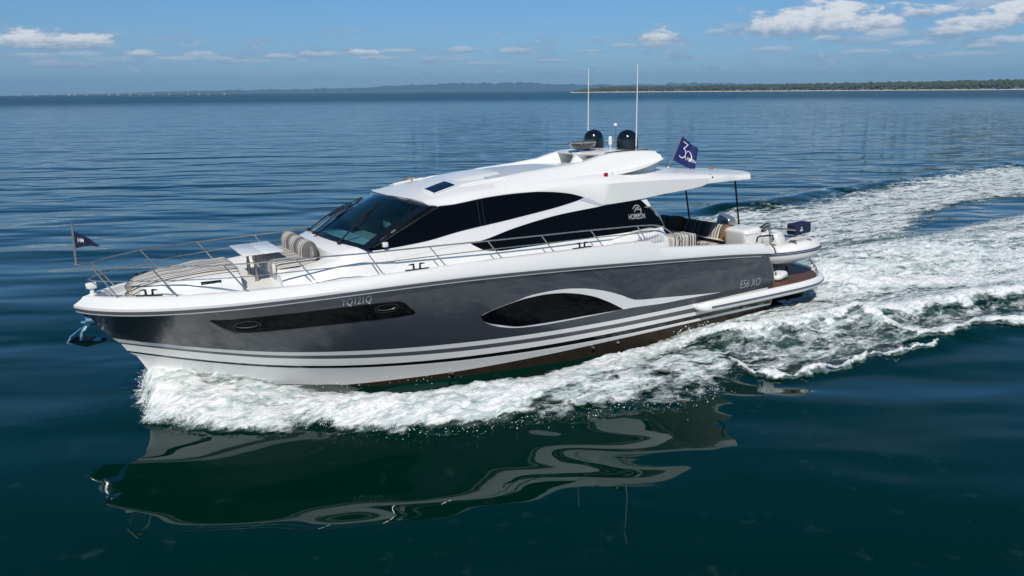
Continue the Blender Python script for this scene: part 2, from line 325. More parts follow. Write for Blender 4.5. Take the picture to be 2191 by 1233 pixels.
D = {"hull":{"rail":[[15.776,0.0,2.249],[15.731,0.085,2.248],[15.648,0.236,2.245],[15.541,0.386,2.242],[15.414,0.537,2.239],[15.271,0.685,2.237],[15.112,0.83,2.235],[14.939,0.97,2.234],[14.754,1.106,2.235],[14.556,1.238,2.236],[14.347,1.365,2.239],[14.127,1.486,2.242],[13.898,1.604,2.247],[13.658,1.716,2.252],[13.409,1.815,2.257],[13.151,1.906,2.263],[12.884,1.99,2.268],[12.609,2.062,2.273],[12.325,2.125,2.278],[12.034,2.183,2.281],[11.735,2.234,2.284],[11.428,2.275,2.284],[11.113,2.305,2.283],[10.792,2.333,2.28],[10.463,2.356,2.275],[10.128,2.376,2.267],[9.786,2.39,2.257],[9.437,2.4,2.244],[9.081,2.41,2.229],[8.72,2.419,2.212],[8.352,2.426,2.192],[7.977,2.429,2.17],[7.597,2.43,2.146],[7.21,2.43,2.12],[6.818,2.43,2.092],[6.42,2.43,2.063],[6.016,2.43,2.033],[5.607,2.43,2.002],[5.192,2.43,1.97],[4.771,2.43,1.937],[4.345,2.428,1.904],[3.914,2.424,1.869],[3.477,2.417,1.833],[3.036,2.408,1.796],[2.589,2.399,1.755],[2.136,2.388,1.711],[1.679,2.378,1.661],[1.217,2.365,1.605],[0.75,2.351,1.546]],"darkbot":[[15.281,0.0,1.588],[15.237,0.028,1.579],[15.156,0.078,1.562],[15.051,0.136,1.539],[14.928,0.202,1.514],[14.787,0.274,1.485],[14.632,0.356,1.455],[14.463,0.446,1.423],[14.282,0.54,1.389],[14.089,0.638,1.354],[13.885,0.742,1.319],[13.67,0.848,1.283],[13.446,0.956,1.248],[13.212,1.063,1.212],[12.968,1.17,1.176],[12.716,1.268,1.141],[12.456,1.349,1.106],[12.187,1.424,1.073],[11.91,1.496,1.04],[11.625,1.564,1.008],[11.332,1.626,0.977],[11.033,1.681,0.947],[10.725,1.733,0.919],[10.411,1.782,0.892],[10.09,1.829,0.866],[9.763,1.873,0.842],[9.428,1.912,0.82],[9.087,1.949,0.799],[8.74,1.983,0.78],[8.387,2.016,0.762],[8.027,2.047,0.746],[7.661,2.074,0.732],[7.29,2.097,0.72],[6.912,2.118,0.709],[6.529,2.138,0.701],[6.14,2.155,0.693],[5.745,2.171,0.688],[5.345,2.182,0.684],[4.94,2.191,0.681],[4.529,2.199,0.68],[4.113,2.207,0.68],[3.691,2.213,0.681],[3.265,2.218,0.683],[2.833,2.222,0.685],[2.396,2.223,0.688],[1.955,2.224,0.691],[1.508,2.224,0.693],[1.056,2.224,0.696],[0.6,2.223,0.699]],"w1bot":[[15.188,0.0,1.494],[15.145,0.025,1.485],[15.064,0.069,1.468],[14.96,0.123,1.447],[14.837,0.184,1.422],[14.698,0.254,1.394],[14.544,0.333,1.364],[14.376,0.42,1.332],[14.196,0.511,1.299],[14.004,0.607,1.265],[13.801,0.708,1.229],[13.588,0.813,1.193],[13.365,0.919,1.157],[13.132,1.025,1.12],[12.89,1.13,1.084],[12.64,1.222,1.048],[12.381,1.303,1.012],[12.114,1.38,0.978],[11.838,1.453,0.944],[11.555,1.522,0.911],[11.265,1.586,0.879],[10.967,1.643,0.848],[10.662,1.697,0.819],[10.35,1.748,0.791],[10.031,1.796,0.765],[9.705,1.842,0.741],[9.373,1.883,0.718],[9.034,1.921,0.697],[8.689,1.957,0.678],[8.338,1.991,0.661],[7.98,2.023,0.646],[7.617,2.051,0.632],[7.247,2.076,0.621],[6.872,2.097,0.611],[6.492,2.118,0.603],[6.105,2.137,0.596],[5.713,2.153,0.59],[5.315,2.165,0.586],[4.912,2.173,0.583],[4.504,2.182,0.581],[4.091,2.189,0.58],[3.672,2.196,0.579],[3.248,2.201,0.578],[2.819,2.204,0.576],[2.385,2.206,0.575],[1.946,2.206,0.573],[1.502,2.206,0.572],[1.054,2.206,0.57],[0.6,2.205,0.569]],"g1bot":[[15.156,0.0,1.457],[15.112,0.023,1.447],[15.032,0.065,1.429],[14.929,0.117,1.406],[14.806,0.176,1.379],[14.667,0.244,1.349],[14.513,0.321,1.317],[14.346,0.406,1.283],[14.166,0.495,1.247],[13.974,0.589,1.21],[13.772,0.688,1.171],[13.559,0.791,1.133],[13.337,0.895,1.094],[13.105,0.999,1.054],[12.863,1.102,1.015],[12.613,1.191,0.977],[12.355,1.272,0.939],[12.088,1.349,0.901],[11.813,1.422,0.865],[11.531,1.492,0.83],[11.241,1.556,0.796],[10.944,1.613,0.764],[10.639,1.668,0.733],[10.328,1.72,0.703],[10.01,1.769,0.676],[9.685,1.815,0.65],[9.353,1.858,0.627],[9.015,1.896,0.605],[8.671,1.933,0.585],[8.32,1.968,0.568],[7.964,2.001,0.552],[7.601,2.03,0.538],[7.233,2.056,0.526],[6.858,2.078,0.515],[6.478,2.099,0.507],[6.093,2.118,0.499],[5.702,2.135,0.493],[5.305,2.147,0.487],[4.903,2.156,0.482],[4.496,2.164,0.478],[4.083,2.172,0.473],[3.665,2.178,0.468],[3.242,2.183,0.462],[2.814,2.187,0.455],[2.381,2.189,0.447],[1.943,2.189,0.438],[1.5,2.189,0.43],[1.053,2.189,0.421],[0.6,2.189,0.413]],"blktop":[[15.079,0.0,1.31],[15.033,0.021,1.298],[14.948,0.06,1.277],[14.838,0.109,1.25],[14.708,0.167,1.218],[14.56,0.235,1.183],[14.397,0.312,1.146],[14.219,0.397,1.107],[14.029,0.486,1.067],[13.826,0.581,1.025],[13.611,0.681,0.983],[13.385,0.783,0.942],[13.149,0.886,0.9],[12.903,0.988,0.859],[12.647,1.083,0.819],[12.382,1.172,0.78],[12.108,1.256,0.742],[11.825,1.337,0.705],[11.534,1.414,0.671],[11.234,1.486,0.638],[10.927,1.551,0.607],[10.611,1.611,0.578],[10.288,1.669,0.551],[9.958,1.725,0.527],[9.621,1.776,0.504],[9.276,1.824,0.484],[8.924,1.867,0.466],[8.566,1.908,0.45],[8.201,1.947,0.436],[7.829,1.982,0.423],[7.451,2.014,0.413],[7.066,2.041,0.404],[6.675,2.065,0.397],[6.278,2.088,0.392],[5.875,2.109,0.387],[5.466,2.125,0.384],[5.051,2.137,0.381],[4.63,2.146,0.379],[4.204,2.154,0.378],[3.772,2.161,0.377],[3.334,2.167,0.376],[2.891,2.172,0.375],[2.442,2.174,0.374],[1.988,2.175,0.372],[1.529,2.175,0.37],[1.065,2.175,0.368],[0.595,2.174,0.364],[0.12,2.174,0.36],[-0.36,2.173,0.355]],"blkbot":[[15.045,0.0,1.268],[14.999,0.021,1.256],[14.914,0.058,1.234],[14.805,0.107,1.205],[14.675,0.164,1.173],[14.527,0.231,1.137],[14.365,0.307,1.099],[14.187,0.39,1.059],[13.997,0.478,1.017],[13.795,0.571,0.975],[13.58,0.668,0.932],[13.355,0.769,0.889],[13.12,0.869,0.846],[12.874,0.966,0.804],[12.619,1.059,0.762],[12.354,1.147,0.722],[12.081,1.232,0.682],[11.798,1.312,0.645],[11.508,1.39,0.608],[11.209,1.462,0.574],[10.902,1.527,0.541],[10.587,1.588,0.51],[10.265,1.647,0.481],[9.936,1.703,0.454],[9.599,1.755,0.429],[9.255,1.804,0.406],[8.904,1.848,0.385],[8.546,1.889,0.367],[8.182,1.929,0.35],[7.811,1.965,0.335],[7.433,1.998,0.323],[7.05,2.026,0.312],[6.66,2.051,0.303],[6.264,2.074,0.295],[5.861,2.095,0.289],[5.453,2.112,0.285],[5.039,2.124,0.282],[4.619,2.133,0.28],[4.194,2.141,0.279],[3.763,2.148,0.278],[3.326,2.155,0.278],[2.884,2.159,0.278],[2.436,2.162,0.278],[1.983,2.163,0.278],[1.525,2.163,0.276],[1.061,2.163,0.273],[0.593,2.163,0.268],[0.119,2.163,0.261],[-0.36,2.163,0.25]],"chine":[[14.942,0.0,1.185],[14.896,0.02,1.173],[14.812,0.057,1.151],[14.703,0.105,1.124],[14.574,0.161,1.092],[14.427,0.227,1.057],[14.266,0.301,1.019],[14.09,0.383,0.979],[13.901,0.468,0.937],[13.699,0.559,0.895],[13.487,0.654,0.852],[13.263,0.75,0.809],[13.029,0.846,0.766],[12.785,0.939,0.723],[12.531,1.03,0.682],[12.269,1.118,0.641],[11.997,1.204,0.602],[11.717,1.285,0.565],[11.428,1.364,0.529],[11.131,1.438,0.495],[10.826,1.504,0.463],[10.514,1.567,0.434],[10.194,1.627,0.407],[9.866,1.684,0.382],[9.532,1.738,0.36],[9.19,1.787,0.34],[8.842,1.833,0.322],[8.486,1.875,0.306],[8.124,1.916,0.293],[7.756,1.953,0.282],[7.381,1.987,0.272],[7.0,2.016,0.264],[6.613,2.042,0.258],[6.219,2.066,0.253],[5.82,2.087,0.249],[5.414,2.106,0.246],[5.003,2.119,0.244],[4.586,2.128,0.242],[4.163,2.136,0.24],[3.735,2.144,0.239],[3.301,2.15,0.237],[2.862,2.155,0.235],[2.417,2.159,0.232],[1.968,2.16,0.23],[1.512,2.16,0.227],[1.052,2.16,0.224],[0.586,2.16,0.221],[0.116,2.16,0.219],[-0.36,2.16,0.218]]},"eye_gt":[[8.95,1.353],[8.736,1.428],[8.429,1.504],[7.962,1.576],[7.597,1.593],[7.226,1.569],[6.75,1.48],[6.337,1.352],[5.932,1.164],[5.506,0.923]],"eye_gb":[[8.949,1.348],[8.869,1.227],[8.499,1.082],[8.014,0.966],[7.531,0.948],[7.31,0.941],[6.499,0.932],[5.505,0.914]],"eye_ft":[[8.959,1.362],[8.738,1.441],[8.432,1.525],[8.316,1.549],[7.846,1.628],[7.391,1.646],[7.106,1.637],[6.578,1.566],[6.024,1.421],[5.584,1.253],[5.182,1.08],[4.333,0.996],[2.948,0.863],[2.653,0.841]],"eye_fb":[[8.957,1.349],[8.878,1.212],[8.496,1.048],[8.011,0.931],[7.305,0.898],[6.495,0.899],[5.389,0.907],[4.187,0.856],[3.808,0.856],[2.653,0.837]],"pan_t":[[13.784,1.961],[13.563,1.945],[12.638,1.964],[11.735,1.971],[11.125,1.963],[10.922,1.954],[10.626,1.936],[10.521,1.887],[10.41,1.773],[10.3,1.663]],"pan_b":[[13.784,1.95],[13.548,1.738],[13.406,1.657],[13.12,1.64],[12.461,1.643],[11.627,1.64],[10.721,1.616],[10.36,1.629],[10.299,1.653]],"port1":[[13.457,1.831],[13.221,1.911],[13.218,1.807],[13.214,1.691],[12.978,1.782]],"port2":[[11.095,1.881],[10.869,1.942],[10.861,1.843],[10.853,1.743],[10.623,1.805]],"reg":[[11.698,2.168],[11.687,2.012],[11.148,2.01]],"mod":[[2.027,0.995],[1.993,0.828],[1.314,0.809]],"g1_t":[[10.938,2.866],[10.233,3.176],[9.657,3.432],[9.491,3.504],[9.415,3.512],[9.201,3.512],[8.832,3.541],[8.451,3.578],[8.064,3.595],[7.761,3.6],[7.309,3.592],[6.85,3.55],[6.439,3.479],[6.196,3.409],[6.085,3.367]],"g1_b":[[10.939,2.855],[10.811,2.836],[9.901,2.881],[9.056,2.998],[7.846,3.116],[6.21,3.33],[6.086,3.364]],"g2_t":[[8.917,2.778],[8.879,2.749],[7.879,2.923],[7.414,2.998],[6.742,3.079],[5.952,3.127],[4.639,3.188],[4.403,3.004],[4.155,2.757],[4.029,2.574]],"g2_b":[[8.918,2.773],[8.881,2.734],[8.76,2.653],[8.58,2.564],[7.953,2.502],[7.037,2.497],[5.943,2.494],[5.023,2.503],[4.108,2.51],[4.033,2.553]],"roof_e":[[9.582,3.54],[9.415,3.512],[9.201,3.512],[8.832,3.541],[8.451,3.578],[8.064,3.595],[7.761,3.6],[7.309,3.592],[6.85,3.55],[6.439,3.479],[6.085,3.367],[5.537,3.159],[5.115,3.171],[4.64,3.186]],"emblem":[[4.733,2.971],[4.713,3.081],[4.582,2.955]],"hor":[[4.984,2.783],[4.966,2.883],[4.529,2.764]],"recess":[[6.21,3.33],[6.085,3.367],[5.701,3.149],[5.537,3.159]],"wing_low":[[5.565,1.75,3.166],[5.144,1.747,3.177],[4.671,1.742,3.192],[3.932,1.729,3.241],[3.182,1.706,3.272],[2.656,1.688,3.316],[2.523,1.682,3.353],[1.815,1.645,3.339],[1.158,1.558,3.318]],"rail_top":[[15.65,0.012,2.985],[15.412,0.299,2.956],[14.546,1.022,2.951],[13.455,1.519,2.908],[12.291,1.731,2.886],[11.054,1.924,2.857],[9.877,2.026,2.839],[9.08,2.075,2.825],[8.646,2.099,2.806],[8.102,2.119,2.792],[7.475,2.124,2.772],[6.256,2.129,2.734],[5.03,2.133,2.685],[4.602,2.136,2.653],[4.344,2.138,2.593],[4.04,2.148,2.4],[3.769,2.18,2.161]],"foam":[[[[14.86,-1.82],[14.67,-1.76],[13.92,-0.84],[13.16,-0.09],[12.36,1.1],[11.89,1.9],[10.94,2.73],[9.95,3.02],[8.81,3.1],[7.01,2.87],[5.37,2.32],[3.81,2.1],[3.83,2.89],[5.13,3.42],[7.1,3.77],[8.38,4.06],[9.47,4.24],[9.84,4.24],[10.74,4.28],[11.42,3.72],[12.39,3.0],[13.34,2.43],[14.08,1.92],[14.89,1.22],[14.92,0.13]],1.02,0.28],[[[9.47,4.24],[8.78,4.66],[7.69,4.96],[6.68,5.29],[5.51,5.14],[4.65,4.67],[4.13,4.03],[3.99,3.05],[5.27,2.99],[7.2,3.13]],0.64,0.4],[[[5.21,2.12],[2.7,1.7],[-0.67,1.67],[-1.08,2.66],[-0.13,3.52],[1.56,3.55],[3.26,3.31],[4.17,2.95],[4.97,2.64]],0.76,0.4],[[[4.1,3.17],[3.33,3.38],[1.65,3.62],[-0.26,3.81],[-1.57,4.39],[-10.25,5.77],[-7.47,6.83],[-1.72,5.55],[0.91,5.47],[2.49,5.51],[3.78,5.19],[4.39,4.67]],0.5,0.25],[[[-2.02,0.37],[-5.41,-1.19],[-7.33,-2.71],[-7.87,-1.41],[-9.53,0.09],[-14.99,3.95],[-11.01,5.47],[-4.98,3.54],[-2.94,2.84],[-0.86,2.26],[-0.76,1.83]],0.84,0.8],[[[-8.04,-10.15],[-11.11,-9.76],[-13.8,-9.38],[-18.76,-10.59],[-24.19,-11.65],[-32.88,-13.04],[-62.9,-14.44],[-40.4,-5.81],[-22.08,-6.21],[-17.64,-5.23],[-11.97,-2.34],[-9.04,-2.24],[-6.79,-2.28],[-5.15,-3.31],[-5.33,-7.25]],0.7,1.0],[[[-33.45,-3.14],[-16.59,-2.65],[-11.62,-1.56],[-8.74,-2.03],[-6.87,-1.58],[-7.2,-0.07],[-12.98,4.72]],0.7,0.8],[[[-1.13,1.9],[-1.94,2.0],[-3.55,2.42],[-12.1,5.05],[-9.35,6.11],[-3.22,4.57],[-1.31,4.32],[-0.36,3.74],[-0.28,3.14]],0.7,0.4]],"lines":[[[[4.77,3.02],[3.92,2.98],[3.26,3.31],[2.38,3.46],[1.56,3.55],[0.63,3.58],[-0.42,3.69],[-1.45,4.23],[-3.63,4.32],[-10.56,5.65]],1.1,0.22],[[[4.44,4.33],[4.47,4.86],[3.94,5.33],[3.08,5.52],[2.61,5.59],[1.77,5.52],[1.05,5.56],[0.26,5.68],[-0.36,5.77],[-0.66,5.69]],1.0,0.055],[[[-2.73,0.93],[-3.46,1.76],[-4.77,2.32],[-6.37,2.86],[-12.1,5.05]],1.15,0.55],[[[-0.47,4.16],[-0.4,5.15],[-1.72,5.55],[-2.8,5.59],[-7.47,6.83]],1.1,0.16]],"outer":[[14.79,-1.62],[14.92,-0.13],[14.89,1.22],[14.08,1.92],[13.34,2.43],[12.39,3.0],[11.42,3.72],[10.74,4.28],[9.84,4.24],[8.78,4.66],[7.69,4.96],[6.68,5.29],[5.51,5.14],[4.54,4.43]],"crest2":[[4.77,3.02],[3.92,2.98],[3.26,3.31],[2.38,3.46],[1.56,3.55],[0.63,3.58],[-0.42,3.69],[-1.45,4.23],[-3.63,4.32],[-10.56,5.65]],"farridge":[[-10.81,-10.63],[-12.93,-10.3],[-18.72,-11.7],[-25.16,-12.31],[-33.93,-13.67],[-65.75,-15.54]]}
# ================================================================== THE YACHT
yacht = Thing('motor_yacht', (7, 0, 0), 'large white and dark grey motor yacht under way, heading left through its own bow wave', 'motor yacht')
H = D['hull']; HK = ['rail', 'darkbot', 'w1bot', 'g1bot', 'blktop', 'blkbot', 'chine']
HY = {k: lin([p[0] for p in H[k]], [p[1] for p in H[k]]) for k in HK}
HZ = {k: lin([p[0] for p in H[k]], [p[2] for p in H[k]]) for k in HK}
def hull_y(X, Z):
    zs = np.maximum.accumulate([HZ[k](X) for k in HK[::-1]]); return float(np.interp(Z, zs, [HY[k](X) for k in HK[::-1]]))

# ---- hull shell: longitudinal curves from the rail down to the keel, stripe edges are rows
def hull_rows():
    n = len(H['rail']); rows = []; mi = []
    names = [('rail', 0), ('darkbot', 1), ('w1bot', 2), ('g1bot', 1), ('blktop', 3), ('blkbot', 1), ('chine', 1)]
    mats = [0, 1, 2, 1, 3, 1]
    for i, k in enumerate(HK):
        rows.append([tuple(p) for p in H[k]])
    full = [rows[0]]; fm = []
    for a, b, m_ in zip(rows[:-1], rows[1:], mats):
        sub = 6 if m_ == 0 else 1
        for s in range(1, sub + 1):
            t = s / sub
            full.append([tuple(np.array(p) * (1 - t) + np.array(q) * t) for p, q in zip(a, b)]); fm.append(m_)
    # aft end of the side: rounded wing, the rail ends further forward than the middle
    ends = {}
    nr = len(full)
    for j, row in enumerate(full[:13]):
        t = j / 12.0
        xe = 1.17 - .37 * math.sin(math.pi * min(t * 1.9, 1.0) * .5) + .05 * max(0, t - .6)
        x0 = row[-1][0]
        row2 = []
        for p in row:
            if p[0] < 3.0: row2.append((3.0 - (3.0 - p[0]) * (3.0 - xe) / (3.0 - x0), p[1], p[2]))
            else: row2.append(p)
        full[j] = row2
    return full, fm
full, fm = hull_rows()
keel_z = pchip([-.4, 5, 10, 12, 13.4, 14.1, 14.5, 14.75, 14.94], [-.5, -.62, -.55, -.42, -.15, .15, .45, .80, 1.19])
af_z = pchip([-.4, 2.8, 5.3, 7.2, 9.1, 10.6, 11.5, 12.3, 13.2, 14.0, 14.6, 14.94], [.21, .21, .20, .17, .15, .18, .21, .24, .34, .50, .80, 1.18])
chine = full[-1]; b1 = []; b2 = []; kl = []
for (x, y, z) in chine:
    kz = keel_z(x); az_ = max(min(af_z(x), z - .012), kz + .01 if z > kz + .02 else kz)
    az_ = min(az_, z)
    t = (z - az_) / max(z - kz, 1e-4)
    b2.append((x, max(y - .42 * (z - az_) - .10, 0.0) if y > .12 else 0.0, max(az_ - .42, kz)))
    b1.append((x, max(y - .42 * (z - az_), .02 * (y > .02)) if y > 0 else 0.0, az_)); kl.append((x, 0.0, min(kz, z)))
g = Geo(); g.grid(full, row_mi=fm)
g.grid([chine, b1], 1)
mids = [[tuple(np.array(p) * (1 - t) + np.array(q) * t) for p, q in zip(b2, kl)] for t in (0, .33, .66, 1)]
mids = [b1] + mids
nf = sum(1 for p in chine if p[0] > 11.6)      # white forward, antifouling aft
g.grid([r_[:nf] for r_ in mids], 1); g.grid([r_[nf - 1:] for r_ in mids], 4)
_bv = BVHTree.FromPolygons([Vector(v) for v in g.v], g.f)
def hull_y(X, Z, _old=hull_y):
    hit = _bv.ray_cast(Vector((X, 6, Z)), Vector((0, -1, 0)))
    return hit[0].y if hit[0] is not None else _old(X, Z)
g.mirror()
hull = yacht.part('hull', g, ['hull', 'gel', 'stripe', 'black', 'antifoul'], sharp=28, one=True)
# transom below the platform and the aft bulkhead of the cockpit
g = Geo(); x = -.36
poly = [(x, HY['blktop'](x), HZ['blktop'](x) + .15), (x, HY['chine'](x), HZ['chine'](x)), (x, 0, keel_z(x))]
g.add(poly + [(p[0], -p[1], p[2]) for p in poly[::-1]], [(0, 1, 2, 3, 4, 5)])
yacht.part('transom', g, 'antifoul', smooth=False)
# thin edge that closes the aft end of each hull side, and the inner face of the wing
g = Geo(); end = [r_[-1] for r_ in full[:13]]
inn = [(p[0] + .02, p[1] - .09, p[2]) for p in end]; deep = [(1.9, p[1] - .12, p[2]) for p in end]
g.grid([end, inn, deep]); g.mirror(); yacht.part('hull_wing', g, 'gel', sharp=50)
# bright trim line along the wing edge
g = Geo(); g.tube([(p[0] - .004, p[1] + .004, p[2]) for p in end], .012, 6); g.mirror(); yacht.part('wing_trim', g, 'steel')

# ---- bulwark (white topsides above the rail)
cx = [1.0, 1.14, 1.28, 3.9, 4.55, 4.85, 6.1, 7.3, 8.5, 9.7, 10.88, 12.03, 13.15, 14.21, 15.1, 15.45, 15.62]
cy = [2.26, 2.28, 2.29, 2.35, 2.36, 2.36, 2.36, 2.355, 2.34, 2.31, 2.22, 2.04, 1.71, 1.22, .60, .22, .0]
cz = [1.66, 1.77, 1.85, 2.11, 2.19, 2.36, 2.41, 2.44, 2.47, 2.48, 2.475, 2.465, 2.44, 2.43, 2.43, 2.42, 2.41]
CY, CZ = pchip(cx, cy), lin(cx, cz)
RYf, RZf = HY['rail'], HZ['rail']
st = list(np.linspace(.98, 1.3, 5)) + list(np.linspace(1.5, 4.45, 10)) + [4.55, 4.62, 4.7, 4.78, 4.85] + list(np.linspace(5.1, 14.0, 30)) + list(np.linspace(14.2, 15.4, 12)) + [15.5, 15.56, 15.62]
rows = []
for X in st:
    ts = (X - .98) / (15.62 - .98)
    xr = X + .16 * max(0, (X - 14.2) / 1.42) ** 2     # the stem rakes forward, the rail runs ahead of the crest
    ry, rz = RYf(min(xr, 15.77)), RZf(min(xr, 15.77)); y, z = CY(X), CZ(X)
    if X > 15.61: ry = 0.0
    w = min(.16, y * .7); dz = .14 if X > 4.9 else .35
    P = [(xr, ry + .004, rz - .01), (xr, ry + .008, rz + .035), (X * .7 + xr * .3, ry * .45 + y * .55 + .02 * (y > .1), rz * .42 + z * .58 + .012), (X, y + .02 * (y > .1), z - .012), (X, max(y - .02, 0), z), (X, max(y - w * .7, 0), z), (X, max(y - w, 0), z - .02), (X, max(y - w - .01, 0), z - dz)]
    rows.append(P)
g = Geo(); g.grid(rows)
e0 = rows[0]; g.add(e0, [tuple(range(len(e0)))]); g.mirror()
yacht.part('bulwark', g, 'gel', sharp=40, one=True)
g = Geo(); g.tube([(X, RYf(X) * .86 + CY(X) * .14 + .016, RZf(X) * .80 + CZ(X) * .20 + .008) for X in np.linspace(14.9, 14.2, 9)], .005, 5); g.mirror(); yacht.part('fairlead_groove', g, 'grey')
# ---- rub rail under the bulwark
def sweep_rail(y0, y1, z0, z1, xs):
    rows = []
    for X in xs:
        y, z = RYf(X), RZf(X); rows.append([(X, y + y0, z + z1), (X, y + y1, z + z1), (X, y + y1, z + z0), (X, y + y0, z + z0)])
    gg = Geo(); gg.grid(rows, close_u=True); gg.add(rows[0], [(0, 1, 2, 3)]); gg.add(rows[-1], [(3, 2, 1, 0)]); gg.mirror(); return gg
xs = list(np.linspace(1.45, 14, 40)) + list(np.linspace(14.1, 15.76, 24))
rr = yacht.part('rub_rail', sweep_rail(-.02, .018, -.055, -.012, xs), 'stripe', sharp=40, one=True)

yacht.part('chrome_strip', sweep_rail(-.02, .014, -.084, -.066, xs), 'lettergrey', parent=rr, sharp=40, one=True)

# ---- deck
rows = []
for X in st:
    y, z = CY(X), CZ(X); w = max(y - min(.16, y * .7) - .005, 0)
    z = (z - .14 if X > 4.9 else 1.78) if X > 4.4 else 1.2
    rows.append([(X, w, z), (X, w * .5, z + .01), (X, 0, z + .015)])
g = Geo(); g.grid(rows); g.mirror(); yacht.part('deck', g, 'nonskid', sharp=60, one=True)

# ---- windows in the hull
def patch(key_t, key_b, yfun, off, n=40, rowsn=5, x0=None, x1=None, skirt=.02):
    T_, B_ = xz(key_t), xz(key_b); xa = min(p[0] for p in D[key_t] + D[key_b]); xb = max(p[0] for p in D[key_t] + D[key_b])
    u = .5 - .5 * np.cos(np.linspace(0, math.pi, n)); rows = []
    for X in xa + (xb - xa) * u:
        zt, zb = T_(X), B_(X); zt = max(zt, zb)
        col = [(X, yfun(X, zb) - skirt, zb)] + [(X, yfun(X, zb + (zt - zb) * j / rowsn) + off, zb + (zt - zb) * j / rowsn) for j in range(rowsn + 1)] + [(X, yfun(X, zt) - skirt, zt)]
        rows.append(col)
    gg = Geo(); gg.grid(rows); return gg
_gt, _gb = xz('eye_gt'), xz('eye_gb'); x_n = max(p[0] for p in D['eye_gt'])
D['eye_ft'] = [[p[0], p[1]] for p in D['eye_ft'] if p[0] < x_n - .75] + [[x, _gt(x) + .004 * (x_n - x)] for x in np.linspace(x_n - .7, x_n - .02, 6)]
D['eye_fb'] = [[p[0], p[1]] for p in D['eye_fb'] if p[0] < x_n - .5] + [[x, _gb(x) - .05 * min(1, (x_n - x - .05) / .4)] for x in np.linspace(x_n - .45, x_n - .08, 4)] + [[x_n - .02, _gb(x_n - .02)]]
fr = yacht.part('window_surround', patch('eye_ft', 'eye_fb', hull_y, .006, 60).mirror(), 'gel', sharp=50)
yacht.part('hull_window', patch('eye_gt', 'eye_gb', hull_y, .012, 50).mirror(), 'glass', sharp=50, label='leaf shaped black glass hull window')
pn = yacht.part('hull_window_band', patch('pan_t', 'pan_b', hull_y, .014, 60).mirror(), 'glass', sharp=50)
for key in ('port1', 'port2'):
    P = D[key]; c = P[[i for i in range(5)][2]]
    xs_ = sorted(p[0] for p in P); cxm = (xs_[0] + xs_[-1]) / 2; zs_ = sorted(p[1] for p in P); czm = sum(p[1] for p in P) / 5
    a = (xs_[-1] - xs_[0]) / 2; b = (zs_[-1] - zs_[0]) / 2
    sl = (HZ['rail'](cxm + .5) - HZ['rail'](cxm - .5)) * .6
    ring = [(cxm + a * .9 * math.cos(t), czm + b * .85 * math.sin(t) + a * math.cos(t) * sl * .5) for t in np.linspace(0, 2 * math.pi, 33)]
    g = Geo(); g.tube([(x, hull_y(x, z) + .018, z) for x, z in ring], .007, 6, caps=False)
    half = [(cxm + a * .72 * math.cos(t), czm + b * .1 - b * .5 * math.sin(t) * 1) for t in np.linspace(0.1, math.pi - .1, 16)]
    g2 = Geo(); g2.tube([(x, hull_y(x, z) + .022, z) for x, z in half], .007, 6)
    g.mirror(); g2.mirror()
    yacht.part('porthole_rim', g, 'black', parent=pn); yacht.part('porthole_latch', g2, 'stripe', parent=pn)
# through-hull fittings
for (X, Z) in ((9.45, .16), (6.2, .13), (5.55, .13), (1.75, .3)):
    g = Geo(); y = hull_y(X, max(Z, HZ['chine'](X)))
    g.tube([(X, y - .12, Z), (X, y + .012, Z)], [.035, .03], 10); g.mirror(); yacht.part('through_hull_fitting', g, 'steel')

# ---- lettering: flat text raised on a surface; u runs aft (to the right as seen from port), v up
def text_geo(s, size, fn, spacing=1.0, shear=0.0, font_w=0.0):
    cu = bpy.data.curves.new('text', 'FONT'); cu.body = s; cu.size = 1.0; cu.space_character = spacing; cu.shear = shear; cu.offset = font_w; cu.resolution_u = 3
    o = bpy.data.objects.new('text', cu); SC.collection.objects.link(o); bpy.context.view_layer.update()
    me = bpy.data.meshes.new_from_object(o.evaluated_get(bpy.context.evaluated_depsgraph_get()))
    g_ = Geo(); vs = [v.co for v in me.vertices]; x0 = min(v.x for v in vs); x1 = max(v.x for v in vs); y0 = min(v.y for v in vs); y1 = max(v.y for v in vs)
    g_.add([fn((v.x - x0) / (x1 - x0), (v.y - y0) / (y1 - y0)) for v in vs], [tuple(p.vertices) for p in me.polygons])
    bpy.data.objects.remove(o); bpy.data.meshes.remove(me); bpy.data.curves.remove(cu); return g_
def on_side(yf, x0, z0, x1, z1, h, off, lean=0.0):
    def fn(u, v):
        X = x0 + (x1 - x0) * u + lean * v; Z = z0 + (z1 - z0) * u + h * v; return (X, yf(X, Z) + off, Z)
    return fn
(rx0, rz0), (rx1, rz1) = sorted(D['reg'], key=lambda p: -p[0])[0], sorted(D['reg'], key=lambda p: p[0])[0]
P = sorted(D['reg'], key=lambda p: p[1]); top = P[-1]; lo = [p for p in D['reg'] if p is not top]; lo.sort(key=lambda p: -p[0])
yacht.part('registration_lettering', text_geo('YQ121Q', 1, on_side(hull_y, lo[0][0], lo[0][1] - .035, lo[1][0], lo[1][1] - .035, .18, .008), font_w=.002), 'regletter', smooth=False)
P = sorted(D['mod'], key=lambda p: p[1]); top = P[-1]; lo = [p for p in D['mod'] if p is not top]; lo.sort(key=lambda p: -p[0])
yacht.part('type_lettering', text_geo('E56 XO', 1, on_side(hull_y, lo[0][0], lo[0][1], lo[1][0], lo[1][1], .20, .010), font_w=-.008), 'lettergrey', smooth=False)

